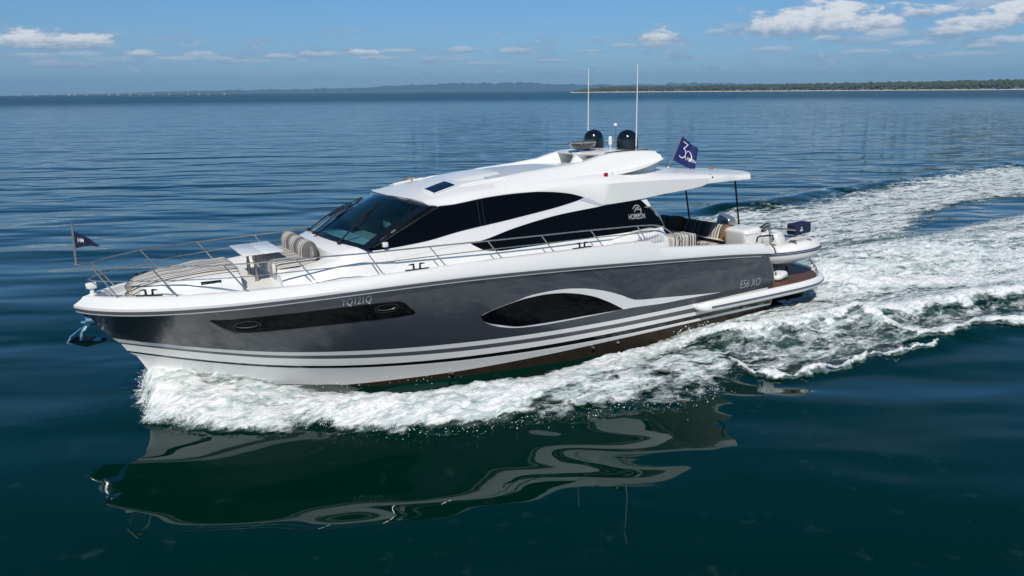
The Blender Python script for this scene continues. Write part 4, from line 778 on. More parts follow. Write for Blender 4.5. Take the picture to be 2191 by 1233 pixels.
# ---- swim platform with round fender and teak
po = [(3.42, 2.20), (3.30, 2.36), (3.0, 2.42), (2.0, 2.46), (.9, 2.48), (0, 2.47), (-.6, 2.38), (-1.05, 2.16), (-1.38, 1.80), (-1.58, 1.30), (-1.68, .7), (-1.71, 0)]
pp = [];
for i in range(len(po) - 1):
    p0 = np.array(po[max(i - 1, 0)]); p1 = np.array(po[i]); p2 = np.array(po[i + 1]); p3 = np.array(po[min(i + 2, len(po) - 1)])
    for k in range(5):
        t = k / 5; pp.append(tuple(.5 * (2 * p1 + (p2 - p0) * t + (2 * p0 - 5 * p1 + 4 * p2 - p3) * t * t + (3 * p1 - p0 - 3 * p2 + p3) * t**3)))
pp.append(po[-1])
fullp = pp + [(x, -y) for x, y in pp[-2::-1]]
rows = []; zc = .60
for i, (x, y) in enumerate(fullp):
    k = min(i, len(fullp) - 1 - i); s = min(1.0, .25 + .75 * (k / 9.0) ** .7)
    a, b_ = np.array(fullp[max(i - 1, 0)]), np.array(fullp[min(i + 1, len(fullp) - 1)]); d_ = b_ - a; n_ = np.array((-d_[1], d_[0])); n_ = n_ / (np.linalg.norm(n_) + 1e-9)
    if (n_ @ np.array((x - 1, y))) < 0: n_ = -n_
    rows.append([(x + n_[0] * .10 * s * math.cos(t) - n_[0] * .03, y + n_[1] * .10 * s * math.cos(t) - n_[1] * .03, zc + .135 * s * math.sin(t) + .0) for t in np.linspace(0, 2 * math.pi, 15)[:-1]])
g = Geo(); g.grid(rows, close_u=True); g.add(rows[0], [tuple(range(14))]); g.add(rows[-1], [tuple(range(14))[::-1]])
plat = yacht.part('swim_platform', g, 'gel', sharp=60)
strip = [];
for i, (x, y) in enumerate(fullp):
    if 9 <= i <= len(fullp) - 10 and not (41 <= i <= 42):
        a, b_ = np.array(fullp[i - 1]), np.array(fullp[i + 1]); d_ = b_ - a; n_ = np.array((-d_[1], d_[0])); n_ = n_ / np.linalg.norm(n_)
        if (n_ @ np.array((x - 1, y))) < 0: n_ = -n_
        strip.append([(x + n_[0] * .066, y + n_[1] * .066, zc + .022), (x + n_[0] * .080, y + n_[1] * .080, zc + .018), (x + n_[0] * .080, y + n_[1] * .080, zc - .022), (x + n_[0] * .066, y + n_[1] * .066, zc - .026)])
g = Geo(); g.grid(strip[:32]); g.grid(strip[33:]); yacht.part('fender_strip', g, 'stripe', parent=plat, smooth=False)
tk = [(x, y) for x, y in fullp if x < 1.0]; tk = [(x + .10, y * .955) for x, y in tk]
g = Geo(); n_ = len(tk); g.add([(x, y, .705) for x, y in tk], [tuple(range(n_))]); g.add([(x, y, .60) for x, y in tk] + [(x, y, .705) for x, y in tk], [(i, (i + 1) % n_, n_ + (i + 1) % n_, n_ + i) for i in range(n_)])
yacht.part('teak_deck', g, 'teak', parent=plat, smooth=False)
# transom face inside, steps, cockpit sole
g = Geo(); g.add([(.95, 2.05, .6), (.95, -2.05, .6), (1.15, -2.05, 1.75), (1.15, 2.05, 1.75)], [(0, 1, 2, 3)]); g.add([(1.15, 2.05, 1.75), (1.15, -2.05, 1.75), (1.4, -2.05, 1.76), (1.4, 2.05, 1.76)], [(0, 1, 2, 3)])
yacht.part('aft_bulkhead', g, 'gel', smooth=False)
g = Geo(); g.add([(4.5, 2.1, 1.22), (4.5, -2.1, 1.22), (.85, -2.1, 1.22), (.85, 2.1, 1.22)], [(0, 1, 2, 3)]); yacht.part('cockpit_sole', g, 'teak', smooth=False)
# aft console (white moulded unit at the port quarter) with handrails
g = Geo(); g.pillow((1.16, 1.52, 1.88), (.60, .76, .54), .30, rot=Matrix.Rotation(.09, 3, 'Y'), n=20); g.box((1.24, 1.52, 2.03), (.40, .775, .035), .014)
cons = yacht.part('quarter_console', g, 'gel', sharp=50)
g = Geo(); g.tube([(1.35, 2.14, 1.86), (1.33, 2.14, 1.97), (1.25, 2.14, 2.0), (.80, 2.14, 1.96), (.76, 2.14, 1.84)], .02, 8); g.mirror(); yacht.part('stern_handrail', g, 'blacksteel', label='dark steel handrail on the stern bulwark')
g = Geo(); g.tube([(.78, 2.05, 1.84), (.70, 1.95, 2.05), (.55, 1.8, 2.2)], .022, 8); g.tube([(.85, 2.1, 1.8), (.7, 2.12, 1.62), (.66, 2.14, 1.5)], .02, 8); g.lathe((.8, 2.1, 1.8), [(0, .1), (.05, .1), (.05, 0)], 12); yacht.part('mooring_winch', g, 'steel')
# cockpit sofa frame: seat along the stern and a return to port
g = Geo(); g.box((1.12, -.42, 1.38), (.75, 2.9, .36), .04); g.box((.88, -.42, 1.80), (.16, 2.95, .56), .05); g.box((2.4, -1.7, 1.40), (2.2, .6, .36), .04)
yacht.part('sofa', g, 'strDark', sharp=50)
g = Geo(); g.box((3.0, 1.20, 1.90), (.74, .5, .50), .06, seg=3); yacht.part('cockpit_seat', g, 'strX', sharp=50, label='striped seat block beside the port bulwark')
g = Geo(); g.box((2.9, .3, 1.95), (1.2, .8, .05), .02); g.tube([(2.9, .3, 1.22), (2.9, .3, 1.94)], .05, 12); yacht.part('cockpit_table', g, 'glass', sharp=50)
# ================================================================== LOOSE THINGS ABOARD
# sun-pad cushion: a thick tapering pad that arches with the base
rows = []
def padz(X): return pchip([13.08, 13.3, 13.8, 14.3, 14.6, 14.85], [2.645, 2.66, 2.65, 2.61, 2.57, 2.51])(X)
def padw(X): return pchip([13.08, 13.5, 14.0, 14.4, 14.7, 14.86], [.72, .74, .70, .60, .45, .30])(X)
for X in list(np.linspace(13.08, 13.2, 4)) + list(np.linspace(13.3, 14.7, 24)) + list(np.linspace(14.74, 14.86, 5)):
    w = padw(X); z = padz(X); e = min(1, (X - 13.07) / .08, (14.88 - X) / .10) ** .5; hgt = .085 * e
    dim = .012 * math.cos(2 * math.pi * (X - 13.08) / .6)
    rows.append([(X, y * w, z - .06 + (hgt + dim * (abs(y) < .95)) * (1 if abs(y) < .9 else .75) * math.sqrt(max(0, 1 - abs(y) ** 8)) + .03 * (1 - y * y) + .010 * math.cos(y * 3 * math.pi)) for y in np.linspace(-1, 1, 41)])
g = Geo(); g.grid(rows); g.grid([[(p[0], p[1], p[2] - .07) for p in r_] for r_ in rows], flip=True)
for r_ in (rows[0], rows[-1]): g.grid([r_, [(p[0], p[1], p[2] - .07) for p in r_]])
g.grid([[r_[0] for r_ in rows], [(r_[0][0], r_[0][1], r_[0][2] - .07) for r_ in rows]]); g.grid([[r_[-1] for r_ in rows], [(r_[-1][0], r_[-1][1], r_[-1][2] - .07) for r_ in rows]])
solo('sunpad_cushion', g, 'strYZ', (13.9, 0, 2.6), 'striped cream and grey sun pad cushion on the foredeck near the bow', 'cushion', sharp=60)
t = Thing('bench_cushion', (12.1, 0, 2.6), 'striped bench seat cushion facing the folding table, in front of the windscreen', 'cushion')
g = Geo(); g.pillow((12.10, 0, 2.655), (.82, 1.98, .15), .22, n=18); t.part('seat_pad', g, 'strYZ', sharp=70)
g = Geo(); g.pillow((12.51, 0, 2.60), (.07, 1.92, .22), .2, n=14); t.part('front_flap', g, 'strY', sharp=70)
for i, (yy, lab) in enumerate(((-.62, 'striped arched backrest cushion at the far end of the foredeck bench'), (-.02, 'striped arched backrest cushion in the middle of the foredeck bench'), (.60, 'striped arched backrest cushion nearest the near guard rail on the foredeck bench'))):
    t = Thing('backrest_cushion', (11.8, yy, 2.72), lab, 'cushion', 'arched backrest cushions on the foredeck bench')
    rows = []
    prof = [(-.17, -.02)] + [(.17 * math.cos(a) * -1, .09 + .17 * math.sin(a)) for a in np.linspace(.0, math.pi, 13)] + [(.17, -.02)]
    for yv in (-.245, -.24, -.22, -.13, 0, .13, .22, .24, .245):
        s = math.sqrt(max(0.0, 1 - (abs(yv) / .255) ** 6)); s = .55 + .45 * s
        rows.append([(11.80 + px * s * .95, yy + yv, 2.73 + (pz + .02) * (s * .2 + .8) * 1.05) for px, pz in prof])
    g = Geo(); g.grid(rows); g.add(rows[0], [tuple(range(15))]); g.add(rows[-1], [tuple(range(15))])
    t.part('pad', g, 'strY', sharp=60)
    if i == 2:
        g = Geo(); g.tube([(11.80, yy + .255, 2.72), (11.80, yy + .26, 2.94)], .016, 8); g.box((11.76, yy + .258, 2.83), (.05, .012, .2), .004); t.part('support_bracket', g, 'steel')
# cockpit cushions
rot = lambda x, y, z: Matrix.Rotation(z, 3, 'Z') @ Matrix.Rotation(y, 3, 'Y') @ Matrix.Rotation(x, 3, 'X')
def cushion(c, s, m_, lab, ro=(0, 0, 0), grp='scatter cushions on the cockpit sofa', name='scatter_cushion'):
    g = Geo(); g.pillow((0, 0, 0), s, .38, rot=rot(*ro), n=14, puff=.5); g.v = [(v[0] + c[0], v[1] + c[1], v[2] + c[2]) for v in g.v]
    solo(name, g, m_, c, lab, 'cushion', grp, sharp=80)
cushion((1.06, -1.02, 1.90), (.50, .50, .16), 'brown', 'dark brown square cushion at the far end of the cockpit sofa', (0, R(72), R(8)))
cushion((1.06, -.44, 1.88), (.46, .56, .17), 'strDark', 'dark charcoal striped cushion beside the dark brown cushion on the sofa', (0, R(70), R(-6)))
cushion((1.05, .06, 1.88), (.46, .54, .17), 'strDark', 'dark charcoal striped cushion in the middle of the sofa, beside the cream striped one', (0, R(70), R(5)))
cushion((1.08, .52, 1.88), (.46, .46, .17), 'strY', 'cream striped cushion leaning beside the tan cushion on the sofa', (0, R(68), R(-12)))
cushion((1.12, .90, 1.88), (.46, .44, .16), 'tan', 'tan square cushion next to the white moulded console', (0, R(66), R(-25)))
g = Geo(); g.pillow((1.22, .45, 1.60), (.62, .95, .12), .25, n=14); solo('seat_cushion', g, 'strY', (1.22, .45, 1.55), 'cream and black striped seat cushion on the near half of the cockpit sofa', 'cushion', 'seat cushions of the cockpit sofa', sharp=70)
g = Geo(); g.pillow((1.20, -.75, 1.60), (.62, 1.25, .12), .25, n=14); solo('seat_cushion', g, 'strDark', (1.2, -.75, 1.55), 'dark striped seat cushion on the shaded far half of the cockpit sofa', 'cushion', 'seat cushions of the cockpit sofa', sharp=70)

# ---- bow burgee on its staff
t = Thing('bow_burgee', (15.63, 0, 2.98), 'small navy pennant on a short steel staff at the bow rail', 'flag')
g = Geo(); g.tube([(15.635, 0, 2.97), (15.625, 0, 3.05), (15.585, 0, 3.68)], .020, 8); g.lathe((15.585, 0, 3.68), [(.02, 0), (.024, .01), (0, .03)], 10); t.part('staff', g, 'steel')
def ripple(u, a): return a * math.sin(u * 7.5 + .6) * u ** .7 + a * .4 * math.sin(u * 15 + 1)
rows = []
for i in range(15):
    u = i / 14; row = []
    for j in range(7):
        v = j / 6; top = Vector((15.575, 0, 3.56)).lerp(Vector((15.235, 0, 3.31)), u); bot = Vector((15.59, 0, 3.27)).lerp(Vector((15.225, 0, 3.285)), u)
        q = bot.lerp(top, v); q.y += ripple(u, .028) + .03 * u; q.z += .025 * math.sin(u * 5) * u; row.append(q)
    rows.append(row)
def flag_geo(rows):
    gg = Geo(); gg.grid([[tuple(q) for q in r_] for r_ in rows]); gg.grid([[(q[0], q[1] - .004, q[2]) for q in r_] for r_ in rows], flip=True); return gg
cl = t.part('pennant', flag_geo(rows), 'flagblue', sharp=80, weld=False); cl.data.materials[0] = M['navy']
def on_cloth(rows, u0, u1, v0, v1, off=.006):
    nu, nv = len(rows), len(rows[0])
    def fn(u, v):
        uu = (u0 + (u1 - u0) * u) * (nu - 1); vv = (v0 + (v1 - v0) * v) * (nv - 1); i = min(int(uu), nu - 2); j = min(int(vv), nv - 2); a, b = uu - i, vv - j
        q = rows[i][j] * (1 - a) * (1 - b) + rows[i + 1][j] * a * (1 - b) + rows[i][j + 1] * (1 - a) * b + rows[i + 1][j + 1] * a * b
        return (q.x, q.y + off, q.z)
    return fn
t.part('lettering', text_geo('HM', 1, on_cloth(rows, .12, .36, .36, .68), font_w=.02), 'white', parent=cl, smooth=False)
# ---- blue flag on the roof
t = Thing('stern_flag', (2.28, 0, 3.60), 'royal blue flag with a large white number on a slanted staff over the roof', 'flag')
g = Geo(); g.tube([(2.30, 0, 3.58), (1.785, 0, 4.55)], .016, 8); g.lathe((2.28, 0, 3.60), [(.05, 0), (.05, .02), (.03, .05), (0, .06)], 12)
g.box((1.74, 0, 4.49), (.10, .012, .03), .004, rot=Matrix.Rotation(.4, 3, 'Y')); t.part('staff', g, 'steel')
rows = []
for i in range(17):
    u = i / 16; row = []
    for j in range(11):
        v = j / 10; top = Vector((1.835, .012, 4.38)).lerp(Vector((1.305, .012, 4.03)), u); bot = Vector((2.135, .012, 3.81)).lerp(Vector((1.40, .012, 3.48)), u)
        q = bot.lerp(top, v); q.y += ripple(u, .035) * (.6 + .4 * v); q.z += .02 * math.sin(u * math.pi) * (v - .4); row.append(q)
    rows.append(row)
cl = t.part('flag_cloth', flag_geo(rows), 'flagblue', sharp=80, weld=False)
def arc_strip(fn, cx_, cy_, rx_, ry_, a0, a1, w, n=24):
    gg = Geo(); ang = [R(a0 + (a1 - a0) * k / n) for k in range(n + 1)]
    gg.grid([[fn(cx_ + (rx_ + s * w) * math.cos(a), cy_ + (ry_ + s * w) * math.sin(a)) for s in (-.5, .5)] for a in ang]); return gg
F = on_cloth(rows, 0, 1, 0, 1, .008)
def seg(fn, p, q, w):
    p = np.array(p); q = np.array(q); d_ = (q - p) / np.linalg.norm(q - p); n_ = np.array((-d_[1], d_[0])) * w / 2
    gg = Geo(); gg.add([fn(*(p + n_)), fn(*(q + n_)), fn(*(q - n_)), fn(*(p - n_))], [(0, 1, 2, 3)]); return gg
def join(*gs):
    gg = Geo()
    for x in gs: gg.add(x.v, x.f)
    return gg
g = join(seg(F, (.14, .86), (.46, .86), .035), seg(F, (.45, .87), (.28, .63), .04), arc_strip(F, .28, .44, .16, .19, 95, -130, .035), arc_strip(F, .60, .45, .16, .21, -60, 250, .032))
g2 = text_geo('HORIZON', 1, on_cloth(rows, .56, .97, .30, .42, .008), font_w=.02)
t.part('lettering', join(g, g2), 'white', parent=cl, smooth=False)

# ---- inflatable dinghy lying across the swim platform, bow to port
dg = Thing('inflatable_dinghy', (-.52, .55, .76), 'white rigid inflatable dinghy with navy rubbing strake, carried across the swim platform', 'dinghy')
def dcurve(n=60):
    P = [(.32, -.80, 1.12), (.32, -.3, 1.12), (.32, .3, 1.14), (.30, .85, 1.18), (.20, 1.38, 1.24), (-.08, 1.80, 1.31), (-.52, 1.98, 1.36), (-.95, 1.86, 1.37), (-1.24, 1.46, 1.33), (-1.36, .85, 1.25), (-1.40, .25, 1.19), (-1.41, -.35, 1.15), (-1.41, -.80, 1.14)]
    out = []
    for i in range(len(P) - 1):
        p0, p1, p2, p3 = [np.array(P[min(max(k, 0), len(P) - 1)]) for k in (i - 1, i, i + 1, i + 2)]
        for k in range(6):
            t_ = k / 6; out.append(.5 * (2 * p1 + (p2 - p0) * t_ + (2 * p0 - 5 * p1 + 4 * p2 - p3) * t_**2 + (3 * p1 - p0 - 3 * p2 + p3) * t_**3))
    out.append(np.array(P[-1])); return [q + np.array((0, 0, .04)) for q in out]
dc = dcurve(); rad = [.25] * len(dc)
for k in range(6): rad[k] = rad[-1 - k] = .11 + .14 * (k / 6) ** .5
g = Geo(); g.tube([tuple(p) for p in dc], rad, 18); tb_ = dg.part('tube', g, 'hyp', sharp=70)
def strake(da, w, off):
    rows = []
    for i, p in enumerate(dc[4:-4]):
        i += 4; d_ = dc[i + 1] - dc[i - 1]; n_ = np.array((d_[1], -d_[0], 0)); n_ = n_ / np.linalg.norm(n_)
        if n_ @ (p - np.array((-.54, .2, p[2]))) < 0: n_ = -n_
        rows.append([tuple(p + (n_ * math.cos(a) + np.array((0, 0, 1)) * math.sin(a)) * (rad[i] + off)) for a in (da - w, da - w * .5, da + w * .5, da + w)])
    gg = Geo(); gg.grid(rows); return gg
sb = dg.part('rubbing_strake', join(strake(.16, .16, .014)), 'grey', sharp=60)
dg.part('navy_stripe', join(strake(.23, .04, .024), strake(.09, .04, .024)), 'navy', parent=sb, sharp=60)
# rigid V hull under the tubes
rows = []
for i, y in enumerate(np.linspace(-.75, 1.86, 15)):
    t_ = (y + .75) / 2.61; hw = .90 * (1 - max(0, (t_ - .5) / .5) ** 2.6 * .9); kz = .76 + .34 * max(0, (t_ - .55) / .45) ** 2; cz = 1.08 + .17 * t_ ** 2
    rows.append([(-.52 + hw * f_, y, kz + (cz - kz) * abs(f_) ** 1.1 + (.10 if abs(f_) == 1 else 0)) for f_ in (-1, -.96, -.7, -.35, 0, .35, .7, .96, 1)])
g = Geo(); g.grid(rows); g.add(rows[0], [tuple(range(9))]); dg.part('hull', g, 'hyp', sharp=40)
g = Geo(); g.add([(-1.25, -.7, 1.05), (.22, -.7, 1.05), (.18, 1.1, 1.15), (-.52, 1.75, 1.25), (-1.2, 1.1, 1.15)], [(0, 1, 2, 3, 4)]); dg.part('floor', g, 'hyp', smooth=False)
g = Geo(); g.box((-.95, 1.30, 1.47), (.30, .20, .016), .006, rot=rot(.1, .1, .6)); dg.part('bow_step', g, 'pad')
g = Geo(); g.box((-.52, .55, 1.38), (.55, .40, .60), .08, seg=3); g.box((-.52, .42, 1.62), (.48, .20, .14), .05, seg=3); cns = dg.part('console', g, 'hyp', sharp=50)
g = Geo(); c_ = Vector((-.60, .60, 1.80)); ring = [c_ + Vector((.19 * math.cos(a), .13 * math.sin(a), .14 * math.sin(a))) for a in np.linspace(0, 2 * math.pi, 25)]; g.tube(ring, .022, 6, caps=False)
for a in (.4, 2.5, 4.6): g.tube([c_, c_ + Vector((.19 * math.cos(a), .13 * math.sin(a), .14 * math.sin(a)))], .02, 6)
dg.part('steering_wheel', g, 'matblack', parent=cns)
g = Geo(); g.pillow((-.42, 1.12, 1.50), (.46, .50, .50), .45, rot=rot(.35, .1, .3), n=14); dg.part('bow_seat', g, 'hyp', sharp=80)
g = Geo(); g.pillow((-.52, -.72, 1.82), (.36, .52, .44), .55, rot=rot(-.25, 0, 0), n=16); om = dg.part('outboard_motor', g, 'cowl', sharp=80)
g = Geo(); g.box((-.52, -.80, 1.3), (.14, .2, .7), .04); dg.part('motor_leg', g, 'cowl', parent=om)
g = Geo(); g.box((-.71, -.60, 1.86), (.02, .2, .13), .006, rot=rot(-.25, 0, .1)); dg.part('warning_label', g, 'yellow', parent=om)
for (x, y) in ((-.1, 1.2), (-1.0, 1.1)):
    g = Geo(); g.tube([(x, y, .70), (x, y - .05, .82), (x, y - .15, .95)], .03, 8); dg.part('chock_leg', g, 'blacksteel', label='dark chock under the dinghy')
g = Geo(); pts = [(-1.02, 1.80, 1.06), (-1.06, 1.90, .95), (-1.12, 1.95, .84), (-1.15, 1.98, .70)]; g.tube(pts, .014, 6)
for k in range(5): q = Vector(pts[0]).lerp(Vector(pts[-1]), k / 4); g.tube([q + Vector((0, 0, -.03)), q + Vector((.02, .02, .0)), q + Vector((0, 0, .04))], .018, 5)
dg.part('tie_down_chain', g, 'steel')
for k in range(7):
    a = dc[14 + 6 * k]; g = Geo(); g.tube([tuple(a + np.array((-.0, 0, .25))), tuple(a + np.array((.02, .06, .277))), tuple(a + np.array((.0, .14, .25)))], .012, 6); dg.part('grab_line', g, 'navy', parent=tb_)
# ---- covered barbecue on a bracket over the stern
bb = Thing('covered_barbecue', (-1.42, 1.08, 1.40), 'box shaped barbecue under a navy fabric cover on a bracket above the dinghy', 'barbecue')
g = Geo(); g.box((-1.45, 1.06, 1.76), (.62, .34, .30), .05, rot=rot(0, .03, .05), seg=3)
cv = bb.part('cover', g, 'navy', sharp=60)
g = Geo(); c0 = Vector((-1.34, 1.24, 1.76)); 
for dz, w in ((.055, .03), (.035, .06), (.0, .045), (-.02, .12), (-.045, .10)): g.box((c0.x, c0.y + .002, c0.z + dz), (w, .008, .014), .002)
bb.part('printed_mark', g, 'white', parent=cv)
g = Geo(); g.tube([(-1.42, 1.08, 1.40), (-1.5, 1.1, 1.62)], .022, 8); g.lathe((-1.5, 1.1, 1.38), [(.06, 0), (.06, .03), (.03, .05)], 12); g.box((-1.48, 1.08, 1.605), (.5, .05, .03), .008); bb.part('bracket', g, 'steel')
g = Geo()
for dy in (.0, .12): g.tube([(-1.18, 1.08 + dy, 1.74), (-.85, 1.02 + dy, 1.80), (-.45, .95 + dy, 1.86), (-.28, .92 + dy, 1.84)], .022, 8)
g.tube([(-.75, 1.05, 1.82), (-.80, 1.05, 1.98)], .012, 6); g.tube([(-.65, 1.0, 1.83), (-.55, 1.0, 1.92)], .012, 6); bb.part('support_arm', g, 'steel')
# ---- white water scooter stowed on the platform beside the hull side
wt = Thing('water_scooter', (.15, 1.75, .71), 'small white and green hand held water scooter lying on the teak platform', 'water toy')
g = Geo(); g.pillow((.15, 1.80, .80), (.62, .36, .17), .7, rot=rot(0, .08, .3), n=14); wt.part('body', g, 'hyp', sharp=80)
g = Geo(); g.pillow((.0, 1.80, .765), (.30, .30, .05), .7, rot=rot(0, .08, .3), n=10); wt.part('trim', g, 'green', sharp=80)
g = Geo(); g.tube([(.3, 1.72, .82), (.32, 1.72, .98), (.28, 1.82, 1.0)], .02, 6); g.tube([(.34, 1.9, .8), (.36, 1.9, .93)], .018, 6); wt.part('handle', g, 'matblack')
# ================================================================== SEA
def _hash(ix, iy, seed):
    h = (ix.astype(np.int64) * 374761393 + iy.astype(np.int64) * 668265263 + seed * 1442695041) & 0x7fffffff
    h = ((h ^ (h >> 13)) * 1274126177) & 0x7fffffff
    return ((h ^ (h >> 16)) & 0xffff) / 65535.0
def vnoise(x, y, seed=0):
    ix = np.floor(x); iy = np.floor(y); fx = x - ix; fy = y - iy
    fx = fx * fx * fx * (fx * (fx * 6 - 15) + 10); fy = fy * fy * fy * (fy * (fy * 6 - 15) + 10)
    a = _hash(ix, iy, seed); b = _hash(ix + 1, iy, seed); c = _hash(ix, iy + 1, seed); d = _hash(ix + 1, iy + 1, seed)
    return (a * (1 - fx) + b * fx) * (1 - fy) + (c * (1 - fx) + d * fx) * fy
def fbm(x, y, octs=4, seed=0, gain=.5):
    s = 0; a = 1; t = 0
    for o_ in range(octs):
        s = s + a * vnoise(x * 2**o_ + 17.3 * o_, y * 2**o_ - 9.1 * o_, seed + o_); t += a; a *= gain
    return s / t
def ss(v, a, b): t = np.clip((v - a) / (b - a), 0, 1); return t * t * (3 - 2 * t)
def inside(px, py, poly):
    r = np.zeros(px.shape, bool); n = len(poly)
    for i in range(n):
        x0, y0 = poly[i]; x1, y1 = poly[(i + 1) % n]
        c = ((y0 > py) != (y1 > py)); xx = (x1 - x0) * (py - y0) / ((y1 - y0) if y1 != y0 else 1e-9) + x0
        r ^= c & (px < xx)
    return r
def dist_line(px, py, pts, closed=False):
    """distance to a polyline, the parameter along it and the side"""
    best = np.full(px.shape, 1e9); par = np.zeros(px.shape); side = np.zeros(px.shape); acc = 0
    pts = list(pts) + ([pts[0]] if closed else [])
    for (x0, y0), (x1, y1) in zip(pts[:-1], pts[1:]):
        dx, dy = x1 - x0, y1 - y0; L2 = dx * dx + dy * dy + 1e-12
        t = np.clip(((px - x0) * dx + (py - y0) * dy) / L2, 0, 1); d = np.hypot(px - x0 - t * dx, py - y0 - t * dy)
        m_ = d < best; best = np.where(m_, d, best); par = np.where(m_, acc + t * math.sqrt(L2), par); side = np.where(m_, np.sign((px - x0) * dy - (py - y0) * dx), side); acc += math.sqrt(L2)
    return best, par / acc, side
hx = np.array([-.4, 3, 6, 8, 9.3, 10.3, 11.5, 12.3, 13.2, 14.2, 14.75, 14.95]); hy = np.array([2.1, 2.1, 2.05, 1.95, 1.85, 1.7, 1.35, 1.0, .62, .25, .05, .0])
def milkiness(X, Y):                       # aerated, milky water behind the stern and under the breaking water
    return .9 * np.exp(-(np.clip(np.abs(Y + .3) - .9, 0, None) / 1.1) ** 2) * ss(X, .6, -1.5) * ss(X, -30, -6) + .55 * ss(foam_density(X, Y), .25, .8) * ss(X, 8, 2) + .45 * ss(foam_density(X, Y), .3, .8) * ss(X, 8, 11)
def foam_density(X, Y):
    wx = X + .5 * (fbm(X * 1.2, Y * 1.2, 3, 5) - .5) + .16 * (fbm(X * 6, Y * 6, 2, 15) - .5); wy = Y + .5 * (fbm(X * 1.2 + 40, Y * 1.2, 3, 6) - .5) + .16 * (fbm(X * 6, Y * 6 + 9, 2, 16) - .5)
    Dn = np.zeros(X.shape)
    near = (X > -75) & (X < 20) & (Y > -30) & (Y < 14)
    xs, ys = wx[near], wy[near]; acc = np.zeros(xs.shape)
    for poly, dens, soft in D['foam']:
        d, _, _ = dist_line(xs, ys, poly, True); sd = np.where(inside(xs, ys, poly), d, -d)
        acc = np.maximum(acc, dens * ss(sd, -soft, soft))
    for li, (pts, dens, w) in enumerate(D['lines']):
        d, _, _ = dist_line(xs, ys, pts); w = w * (.45 + 1.1 * fbm(xs * 1.1, ys * 1.1, 3, 90 + li)); acc = np.maximum(acc, dens * ss(d, w * 1.9, w * .3))
    yh = np.interp(xs, hx, hy); acc = acc * (1 - .34 * np.exp(-((np.abs(ys) - yh - .1) / .38) ** 2) * ss(xs, 14.6, 13.8) * ss(xs, 9.5, 11))
    Dn[near] = acc; return Dn
OUT_X = lin([p[0] for p in D['outer']], [p[1] for p in D['outer']])
ox = np.array([14.95, 14.9, 14.6, 14.08, 13.34, 12.39, 11.42, 10.74, 9.84, 8.78, 7.69, 6.68, 5.5, 4.5]); oy = np.array([.05, 1.2, 1.5, 1.92, 2.43, 3.0, 3.72, 4.25, 4.3, 4.66, 4.96, 5.29, 5.14, 4.5])
def wave_height(X, Y):
    h = np.zeros(X.shape); a = np.abs(Y)
    Yo = np.interp(X, ox[::-1], oy[::-1]); Yh = np.interp(X, hx, hy)
    t = np.clip((a - Yh) / np.maximum(Yo - Yh, .05), 0, 1.4)
    A1 = np.interp(X, [11.0, 12.0, 12.8, 13.6, 14.4, 14.85], [.02, .05, .15, .32, .46, .52]); bowp = A1 * np.clip(1 - t ** 1.25, 0, 1)
    A2 = np.interp(X, [3.5, 6, 8, 10, 11.5, 13.0], [.10, .14, .18, .22, .20, .0]); mid = A2 * np.exp(-((t - .62) / .30) ** 2)
    on = ss(X, 15.05, 14.72) * ss(X, 2.5, 5)
    fwd = np.where(a < np.maximum(Yh, .02), 1, 1)
    h += (bowp + mid) * on * fwd
    h += -.24 * np.exp(-((a - Yh - .10) / .42) ** 2) * ss(X, 12, 10.5) * ss(X, 1, 4)
    d, p, s = dist_line(X, Y, D['crest2']); k = ss(X, 4.6, 3.2)
    outer = s * np.sign(1)
    dd = np.where(Y > np.interp(X, [q[0] for q in D['crest2']][::-1], [q[1] for q in D['crest2']][::-1]), d / .55, d / 1.1)
    h += .34 * np.exp(-dd ** 2) * k * ss(X, -22, -8)
    d, p, s = dist_line(X, Y, D['lines'][-1][0]); h += .16 * np.exp(-(d / .45) ** 2)
    d, p, s = dist_line(X, Y, D['lines'][1][0]); h += .05 * np.exp(-(d / .25) ** 2)
    h += .40 * np.exp(-(Y / 1.7) ** 2) * ss(X, -1.2, -3.5) * ss(X, -26, -5) + .10 * np.exp(-(Y / 1.5) ** 2) * ss(X, -.3, -1.5) * ss(X, -30, -3)
    d, p, s = dist_line(X, Y, D['farridge']); h += .42 * np.exp(-(d / 1.1) ** 2)
    return h
def axis(fine0, fine1, step, lo, hi, grow):
    v = list(np.arange(fine0, fine1, step)); s = step; x = v[-1]
    while x < hi: s *= grow; x += s; v.append(x)
    s = step; x = v[0]; left = []
    while x > lo: s *= grow; x -= s; left.append(x)
    return np.array(left[::-1] + v)
SEA = Matrix.Translation((BT.x, BT.y, 0)) @ Matrix.Rotation(RZ, 4, 'Z')
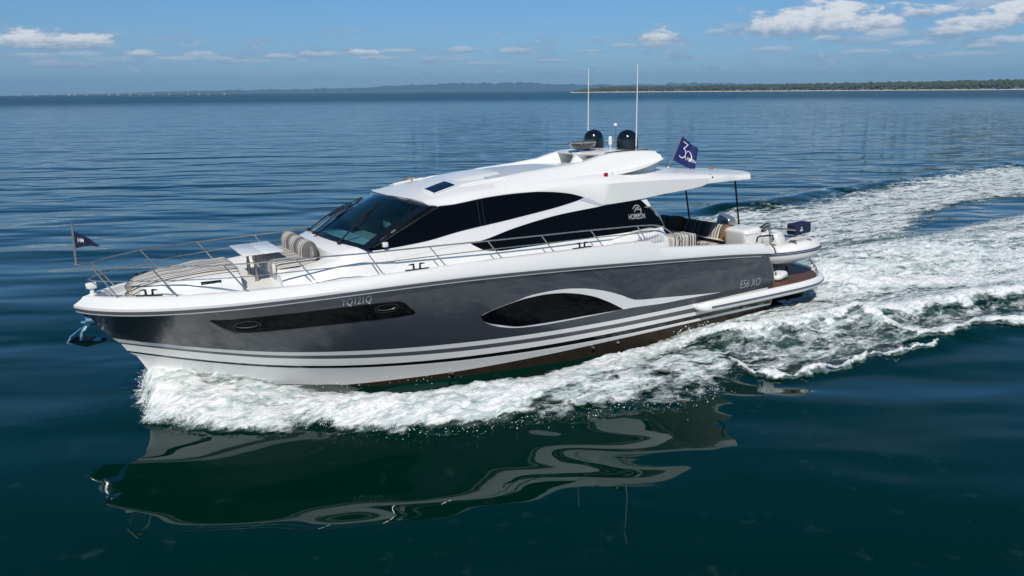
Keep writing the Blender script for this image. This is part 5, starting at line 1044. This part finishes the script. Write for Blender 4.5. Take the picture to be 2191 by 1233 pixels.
def grid_mesh(name, ax, ay, zf, mats, keep=None, attrs=None):
    X, Y = np.meshgrid(ax, ay, indexing='ij'); nx, ny = X.shape
    Z = zf(X, Y)
    co = np.stack([X, Y, Z], -1).reshape(-1, 3); idx = np.arange(nx * ny).reshape(nx, ny)
    q = np.stack([idx[:-1, :-1], idx[1:, :-1], idx[1:, 1:], idx[:-1, 1:]], -1).reshape(-1, 4)
    if keep is not None:
        k = keep(X, Y); kf = (k[:-1, :-1] | k[1:, :-1] | k[1:, 1:] | k[:-1, 1:]).reshape(-1); q = q[kf]
        used = np.unique(q); rm = np.full(nx * ny, -1); rm[used] = np.arange(len(used)); q = rm[q]; co = co[used]
    else: used = None
    me = bpy.data.meshes.new(name); me.vertices.add(len(co)); me.vertices.foreach_set('co', co.astype(np.float32).ravel())
    me.loops.add(q.size); me.loops.foreach_set('vertex_index', q.astype(np.int32).ravel()); me.polygons.add(len(q))
    me.polygons.foreach_set('loop_start', np.arange(0, q.size, 4, dtype=np.int32)); me.polygons.foreach_set('loop_total', np.full(len(q), 4, np.int32))
    me.polygons.foreach_set('use_smooth', np.ones(len(q), bool)); me.update(); me.validate()
    for an, fn in (attrs or {}).items():
        v = fn(X, Y).reshape(-1); v = v if used is None else v[used]
        at = me.attributes.new(an, 'FLOAT', 'POINT'); at.data.foreach_set('value', v.astype(np.float32))
    for m_ in mats: me.materials.append(m_)
    o = link(bpy.data.objects.new(name, me)); o.matrix_world = SEA; return o

def sea_mat(nt, p):
    geo = nt.new('ShaderNodeNewGeometry'); P = geo.outputs['Position']
    ln = nt.new('ShaderNodeVectorMath', operation='LENGTH'); nt.put(ln.inputs[0], nt.vmath('SUBTRACT', P, (4.0, 10.0, 0.0))); dist = ln.outputs['Value']
    far = nt.sstep(dist, 9.0, 60.0); very = nt.sstep(dist, 60.0, 700.0)
    at = nt.new('ShaderNodeAttribute', attribute_name='foam'); aer = nt.math('MINIMUM', at.outputs['Fac'], 1.0)
    patch_ = nt.sstep(nt.noise(nt.mapping(P, (.012, .035, 1)), 1.0, 3.0, .55), .3, .7, .5, 1.15)
    amp = nt.math('MULTIPLY', far, patch_)
    a1 = nt.sstep(far, 0, 1, SEA_A[0], SEA_A[1]); a2 = nt.sstep(far, 0, 1, SEA_A[2], SEA_A[3])
    a3 = nt.math('ADD', nt.math('MULTIPLY', amp, SEA_A[4]), SEA_A[5]); a4 = nt.math('ADD', nt.math('MULTIPLY', amp, SEA_A[6]), SEA_A[7])
    at_ = nt.math('MULTIPLY', aer, .16)
    def height(Q):                        # smooth rolling undulation that bends the reflections, wind ripples further out
        h = nt.math('MULTIPLY', nt.noise(nt.mapping(Q, (.12, .29, 1), (0, 0, R(12))), 1.0, 1.0, .35, .4), a1)
        h = nt.math('MULTIPLY_ADD', nt.noise(nt.mapping(Q, (.30, .74, 1), (0, 0, R(-14)), (7, 3, 0)), 1.0, 1.0, .4, .3), a2, h)
        h = nt.math('MULTIPLY_ADD', nt.noise(nt.mapping(Q, (.6, 2.0, 1), (0, 0, R(9)), (1, 9, 0)), 1.0, 2.0, .5, .4), a3, h)
        h = nt.math('MULTIPLY_ADD', nt.noise(nt.mapping(Q, (2.2, 6.0, 1), (0, 0, R(-6))), 1.0, 2.0, .55, .2), a4, h)
        h = nt.math('MULTIPLY_ADD', nt.noise(nt.mapping(Q, (.05, .13, 1), (0, 0, R(8))), 1.0, 1.0, .5, .6), SEA_A[8], h)
        return nt.math('MULTIPLY_ADD', nt.noise(Q, 2.4, 4.0, .6), at_, h)
    E_ = .05; h0 = height(P); hx_ = height(nt.vmath('ADD', P, (E_, 0, 0))); hy_ = height(nt.vmath('ADD', P, (0, E_, 0)))
    gx = nt.math('DIVIDE', nt.math('SUBTRACT', h0, hx_), E_); gy = nt.math('DIVIDE', nt.math('SUBTRACT', h0, hy_), E_)
    nt.put(p.inputs['Normal'], nt.vmath('NORMALIZE', nt.vmath('ADD', geo.outputs['Normal'], nt.comb(gx, gy, 0.0))))
    nt.put(p.inputs['Roughness'], nt.math('MULTIPLY_ADD', very, .30, .015))
    tur = nt.noise(P, 2.4, 5.0, .6); mk = nt.new('ShaderNodeAttribute', attribute_name='milk').outputs['Fac']
    p.inputs['Specular Tint'].default_value = (.38, .86, .86, 1)
    nt.put(p.inputs['Base Color'], nt.mix(nt.sstep(nt.math('ADD', mk, nt.math('MULTIPLY', nt.math('SUBTRACT', tur, .5), .7)), .05, 1.0), (.0, .0150, .0092, 1), (.30, .46, .42, 1)))
SEA_A = [.19, .34, .060, .22, .026, .0008, .002, .0001, .40]
M['sea'] = mat('sea_water', (.001, .01, .009), .02, spec=.5, build=sea_mat); M['sea'].node_tree.nodes['Principled BSDF'].inputs['IOR'].default_value = 1.42
ax = axis(-9.0, 17.0, .075, -9000, 9000, 1.035); ay = axis(-3.0, 8.5, .075, -14000, 120, 1.035)
def sea_z(X, Y): return wave_height(X, Y) + .10 * foam_density(X, Y) * (fbm(X * 2.2, Y * 2.2, 4, 21) - .5) * ss(np.abs(X), 80, 40)
sea = grid_mesh('sea', ax, ay, sea_z, [M['sea']], attrs={'foam': foam_density, 'milk': milkiness}); tag(sea, kind='structure')

# ---- foam: a churned sheet lying on the water, torn by noise into lace
def foam_mat(nt, p):
    oc = obj_coord(nt); at = nt.new('ShaderNodeAttribute', attribute_name='foam'); dn = at.outputs['Fac']
    v = nt.mapping(oc, (.55, 1.3, 1.0)); wob = nt.noise(oc, 1.6, 4., .6); v = nt.vmath('ADD', v, nt.comb(nt.math('MULTIPLY', wob, .9), nt.math('MULTIPLY', nt.noise(nt.mapping(oc, loc=(5, 2, 1)), 1.6, 4., .6), .9)))
    vo = nt.new('ShaderNodeTexVoronoi', feature='DISTANCE_TO_EDGE'); nt.put(vo.inputs['Vector'], v); vo.inputs['Scale'].default_value = 2.6
    vo2 = nt.new('ShaderNodeTexVoronoi', feature='DISTANCE_TO_EDGE'); nt.put(vo2.inputs['Vector'], v); vo2.inputs['Scale'].default_value = 6.5
    lace = nt.math('ADD', nt.math('MULTIPLY', vo.outputs[0], 1.15), nt.math('MULTIPLY', vo2.outputs[0], .7))
    f1 = nt.noise(nt.mapping(oc, (.5, 1.7, 1)), 1.3, 8., .68, .5); f2 = nt.noise(oc, 9., 5., .65)
    thr = nt.math('ADD', nt.math('ADD', nt.math('MULTIPLY', lace, .62), nt.math('MULTIPLY', nt.math('SUBTRACT', f1, .5), 1.7)), nt.math('MULTIPLY', nt.math('SUBTRACT', f2, .5), .38))
    thr = nt.math('ADD', thr, .30)
    fac = nt.sstep(nt.math('SUBTRACT', dn, thr), -.14, .34)
    fac = nt.math('MULTIPLY', fac, nt.sstep(dn, .03, .16))
    n = nt.noise(nt.mapping(oc, (.6, 1.6, 1)), 3.6, 5., .60, 1.4)
    nt.put(p.inputs['Base Color'], nt.mix(nt.sstep(nt.math('ADD', n, nt.math('MULTIPLY', nt.math('SUBTRACT', dn, thr), .22)), .42, .72), (.42, .52, .51, 1), (.88, .88, .87, 1)))
    bn = nt.new('ShaderNodeBump'); bn.inputs['Strength'].default_value = 1.; bn.inputs['Distance'].default_value = .06
    nt.put(bn.inputs['Height'], nt.math('ADD', nt.noise(nt.mapping(oc, (.7, 1.5, 1)), 7., 5., .62, .8), nt.math('MULTIPLY', fac, .5))); nt.put(p.inputs['Normal'], bn.outputs[0])
    tr = nt.new('ShaderNodeBsdfTransparent'); mx = nt.new('ShaderNodeMixShader')
    nt.put(mx.inputs[0], fac); nt.put(mx.inputs[1], tr.outputs[0]); nt.put(mx.inputs[2], p.outputs[0]); nt.put(nt.n['Material Output'].inputs[0], mx.outputs[0])
M['foam'] = mat('sea_foam', (.8, .82, .82), .65, spec=.3, build=foam_mat)
fx = axis(-9.0, 15.6, .06, -74, 17, 1.03); fy = axis(-2.8, 6.4, .06, -27, 9, 1.03)
def foam_z(X, Y):
    d = foam_density(X, Y); rough = np.clip(d, 0, 1.2)
    ridged = lambda f, sd: 1 - np.abs(2 * fbm(X * f, Y * f * 1.25, 4, sd, .55) - 1)
    wx = X + .3 * fbm(X * 2, Y * 2, 3, 61); wy = Y + .3 * fbm(X * 2 + 9, Y * 2, 3, 62)
    r1 = ridged(1.5, 31) ** 2; r2 = 1 - np.abs(2 * fbm(wx * 4.2, wy * 4.2, 3, 41, .6) - 1)
    return sea_z(X, Y) + .012 + rough * (.055 * r1 + (.06 - .03 * ss(X, 2.0, -1.0)) * r2 ** 2 + .03 * fbm(X * 9, Y * 9, 2, 51, .6))
_c = {}
foam = grid_mesh('wake_foam', fx, fy, foam_z, [M['foam']], keep=lambda X, Y: (foam_density(X, Y) > .03) & ~((np.abs(Y) < np.interp(X, hx, hy) - .12) & (X > -.3)), attrs={'foam': foam_density})
tag(foam, 'churned white foam of the bow wave and the wake trailing behind the yacht', 'foam', kind='stuff')

# ---- spray: loose drops and clots thrown off the bow wave and the breaking crest
def spray():
    pts = []
    def put(x, y, z, r): pts.append((x, y, z, r))
    for _ in range(1500):
        x = 14.9 - RNG.random() ** 1.6 * 9.5; yo = np.interp(x, ox[::-1], oy[::-1]); yh = np.interp(x, hx, hy)
        t_ = 1.02 + RNG.normal() * .06 if RNG.random() < .6 else RNG.random(); y = yh + (yo - yh) * t_
        if x < 12.5 and t_ < .8: continue
        base = float(wave_height(np.array([x]), np.array([y]))[0]); z = base + .03 + abs(RNG.normal()) * .10 * (1 if x > 12 else .5)
        put(x + RNG.normal() * .05, y, z, abs(.003 + .007 * RNG.random() ** 3))
    for _ in range(500):                      # leading edge of the sheet at the stem
        y = RNG.random() * 1.3 - .05; x = 14.88 + abs(RNG.normal()) * .07; put(x, y, max(.02, .5 * (1 - y / 1.3)) * RNG.random() ** .6 + abs(RNG.normal()) * .03, .003 + .007 * RNG.random() ** 2)
    for _ in range(60):                       # drips under the chine
        x = 9.3 + RNG.random() * 2.9; y = np.interp(x, hx, hy) + .1 + RNG.random() * .35; put(x, y, .05 + RNG.random() * .2, .003 + .006 * RNG.random() ** 2)
    cr = D['crest2']; xs_ = np.array([p[0] for p in cr])[::-1]; ys_ = np.array([p[1] for p in cr])[::-1]
    for _ in range(900):
        x = 4.6 - RNG.random() * 11; y = np.interp(x, xs_, ys_) + RNG.normal() * .15; put(x, y, .34 + abs(RNG.normal()) * .07, .004 + .012 * RNG.random() ** 2)
    for _ in range(500):
        x = -1.6 - RNG.random() ** 1.4 * 9; y = RNG.normal() * 1.4; put(x, y, .42 + abs(RNG.normal()) * .14, .005 + .014 * RNG.random() ** 2)
    P = np.array(pts); o6 = np.array([(1, 0, 0), (-1, 0, 0), (0, 1, 0), (0, -1, 0), (0, 0, 1), (0, 0, -1)], float)
    f8 = np.array([(0, 2, 4), (2, 1, 4), (1, 3, 4), (3, 0, 4), (2, 0, 5), (1, 2, 5), (3, 1, 5), (0, 3, 5)])
    st_ = 1 + RNG.random((len(P), 3)) * .9
    v = (P[:, None, :3] + o6[None] * P[:, None, 3:4] * st_[:, None]).reshape(-1, 3); f = (f8[None] + (np.arange(len(P)) * 6)[:, None, None]).reshape(-1, 3)
    me = bpy.data.meshes.new('spray'); me.from_pydata(v.tolist(), [], f.tolist()); me.polygons.foreach_set('use_smooth', [True] * len(me.polygons)); me.materials.append(M['drop'])
    o = link(bpy.data.objects.new('spray', me)); o.matrix_world = SEA; return tag(o, 'white drops of spray thrown off the bow wave and breaking crests', 'spray', kind='stuff')
M['drop'] = mat('spray_drop', (.82, .84, .84), .5)
spray()
# ================================================================== FAR SHORE
def direction(az_deg): a = R(az_deg); return Vector((math.sin(a), math.cos(a), 0))
# blue hills far behind the bay
M['hillside'] = mat('wooded_hillside', (.045, .085, .09), .9, build=mottled(.002, .4))
def ridge(name, dist, depth, prof, seed, label=None, cat=None):
    az = np.linspace(prof[0][0], prof[-1][0], 340); hgt = np.interp(az, [p[0] for p in prof], [p[1] for p in prof])
    n = fbm(az * 1.2 + 3, az * 0 + seed, 5, seed, .55); hh = np.maximum(hgt * (.74 + .5 * n), 0.5) * .72
    rows = []
    for k in range(7):
        t_ = k / 6; rr = dist + depth * t_; pr = math.sin(math.pi * .5 * min(1, t_ * 1.5)) if t_ < .67 else 1 - (t_ - .67) * 1.5
        rows.append([tuple(direction(a) * (rr + 60 * fbm(np.array([a * 6.]), np.array([k * 3.]), 2, seed + 5)[0]) + Vector((0, 0, (-4 if k == 0 else h * pr * (.8 + .4 * fbm(np.array([a * 8.]), np.array([k * 2.]), 3, seed + 9)[0])))) ) for a, h in zip(az, hh)])
    g = Geo(); g.grid(rows); return mesh(name, g, 'hillside', sharp=180)
tag(ridge('hills', 13000, 2500, [(-33, 10), (-27, 40), (-22, 90), (-17, 110), (-14.5, 120), (-11, 150), (-8, 190), (-5, 230), (-2.5, 265), (0, 250), (3, 215), (6, 190), (9, 175), (12, 185), (15, 165), (19, 150), (24, 110), (28, 80), (35, 60)], 3), kind='structure')
M['farwood'] = mat('far_wood', (.03, .045, .03), .9, build=mottled(.01, .4))
g = Geo(); rows = []
for k, (dr, zz) in enumerate(((0, -1), (5, .55), (60, 1.0), (200, .9))):
    rows.append([tuple(direction(a) * (6200 + dr) + Vector((0, 0, zz * (5 + 5 * fbm(np.array([a * 30.]), np.array([1.]), 4, 77)[0] if zz > 0 else 1) * (1 if a > -24 else .75)))) for a in np.linspace(-36, 5, 500)])
g.grid(rows); o = mesh('far_forest', g, 'farwood', sharp=180); tag(o, 'low dark line of trees along the far side of the bay', 'forest', kind='stuff')
# pale buildings of a town on the far shore
M['render'] = mat('pale_render', (.42, .41, .39), .8); M['roof'] = mat('pale_roof', (.38, .30, .26), .8); M['winglass'] = mat('house_glass', (.05, .06, .07), .2)
for i in range(18):
    a = -33.8 + i * .8 + RNG.normal() * .16; 
    if a > -19 and i % 3: continue
    w = 7 + RNG.random() * 12; h = 3 + RNG.random() * 5; q = direction(a) * 6120; yaw = -R(a)
    e = bpy.data.objects.new('house', None); link(e); e.location = (q.x, q.y, 0); e.rotation_euler = (0, 0, yaw)
    tag(e, 'tiny pale building on the far shore below the blue hills', 'building', 'pale buildings along the far shore')
    g = Geo(); g.box((0, 4, h / 2 + 3), (w, 8, h), 0); mesh('wall', g, 'render', e, smooth=False)
    g = Geo(); z0 = h + 3; g.add([(-w / 2 - .5, -.5, z0), (w / 2 + .5, -.5, z0), (w / 2 + .5, 8.5, z0), (-w / 2 - .5, 8.5, z0), (-w / 2, 4, z0 + 2.4), (w / 2, 4, z0 + 2.4)], [(0, 1, 5, 4), (2, 3, 4, 5), (1, 2, 5), (3, 0, 4)]); mesh('roof', g, 'roof', e, smooth=False)

# wooded low island to the right, with a beach
SH = lambda a: np.interp(a, [4.6, 8, 12, 17, 23, 28, 34, 40], [3500, 3450, 3350, 3250, 3100, 2950, 2800, 2700])
M['sand'] = mat('beach_sand', (.52, .44, .34), .9, build=mottled(.02, .25))
rows = []
azs = np.linspace(4.4, 40, 260)
for dr, z in ((-2, -.6), (0, .25), (14, 3.4), (40, 4.2), (260, 4.6), (270, -1)):
    rows.append([tuple(direction(a) * (SH(a) + dr + 5 * fbm(np.array([a * 9.]), np.array([2.]), 3, 4)[0]) + Vector((0, 0, z))) for a in azs])
g = Geo(); g.grid(rows); tag(mesh('beach', g, 'sand', sharp=180), kind='structure')
def leafy(nt, p):
    geo = nt.new('ShaderNodeNewGeometry'); rnd = geo.outputs['Random Per Island']
    cr = nt.new('ShaderNodeValToRGB'); nt.put(cr.inputs[0], rnd); e = cr.color_ramp.elements
    e[0].position = 0; e[0].color = (.030, .040, .014, 1); e[1].position = 1; e[1].color = (.070, .095, .028, 1); q = e.new(.45); q.color = (.045, .065, .020, 1); q = e.new(.2); q.color = (.065, .055, .036, 1)
    n = nt.noise(geo.outputs['Position'], .5, 3.); nt.put(p.inputs['Base Color'], nt.mix(nt.math('MULTIPLY', n, .4), cr.outputs[0], (.04, .05, .02, 1)))
M['leaf'] = mat('mangrove_leaves', (.05, .07, .03), .8, build=leafy); M['trunk'] = mat('pale_trunk', (.16, .13, .10), .9)
V, Fc = [], []
bm = bmesh.new(); bmesh.ops.create_icosphere(bm, subdivisions=1, radius=1.0); bm.verts.index_update(); IV = np.array([v.co[:] for v in bm.verts]); IF = np.array([[v.index for v in f.verts] for f in bm.faces]); bm.free()
vs, fs, cnt = [], [], 0
for i in range(9500):
    a = 4.62 + RNG.random() ** .9 * 32.5; row = RNG.random(); grow_ = min(1., .35 + (a - 4.6) / 3.5) * np.interp(a, [4.6, 12, 20, 30, 40], [.86, .92, 1.0, 1.06, 1.1])
    rr = SH(a) + 14 + row * 130; top = (12 + 15 * row ** .6) * grow_ * (.85 + .3 * fbm(np.array([a * 7.]), np.array([row * 3]), 3, 8)[0]); q = direction(a) * rr
    s = 2.2 + RNG.random() ** 2 * 5.0; z = top * (1 - .75 * RNG.random() ** 1.7 * (1.0 if row < .25 else .2))
    vv = IV * (np.array((s, s, s * .62)) * (.75 + .5 * RNG.random((len(IV), 1)))) + np.array((q.x, q.y, z)); vs.append(vv); fs.append(IF + cnt); cnt += len(IV)
me = bpy.data.meshes.new('forest'); me.from_pydata(np.concatenate(vs).tolist(), [], np.concatenate(fs).tolist()); me.materials.append(M['leaf'])
tag(link(bpy.data.objects.new('forest', me)), 'low band of dark green mangrove trees on the island at the right', 'forest', kind='stuff')
g = Geo()
for i in range(900):
    a = 4.6 + RNG.random() * 32; q = direction(a) * (SH(a) + 11 + RNG.random() * 6); w = .12 + RNG.random() * .15
    g.add([(q.x - w, q.y, 1), (q.x + w, q.y, 1), (q.x + w + RNG.normal() * .5, q.y, 7), (q.x - w, q.y, 7), (q.x, q.y + w * 2, 1), (q.x, q.y + w * 2, 7)], [(0, 1, 2, 3), (1, 4, 5, 2), (4, 0, 3, 5)])
o = mesh('trunks', g, 'trunk', smooth=False); o.parent = None; o.name = 'mangrove_trunks'; tag(o, 'pale bare mangrove trunks along the edge of the island', 'trunks', kind='stuff')

# ---- air between here and the hills
HAZE = 6e-5
if HAZE:
    g = Geo(); hz = 340.0
    g.box((0, 8500, hz / 2 - 5), (34000, 19000, hz + 8)); hm_ = bpy.data.materials.new('haze'); hm_.use_nodes = True; nt = NT(hm_.node_tree); nt.n.clear()
    pv = nt.new('ShaderNodeVolumePrincipled'); pv.inputs['Density'].default_value = HAZE; pv.inputs['Color'].default_value = (.34, .66, 1.0, 1); pv.inputs['Anisotropy'].default_value = 0.0
    mo = nt.new('ShaderNodeOutputMaterial'); nt.l.new(pv.outputs[0], mo.inputs['Volume'])
    o = mesh('haze', g, hm_, smooth=False); tag(o, kind='stuff', label='thin blue sea haze that fades the hills', cat='haze')
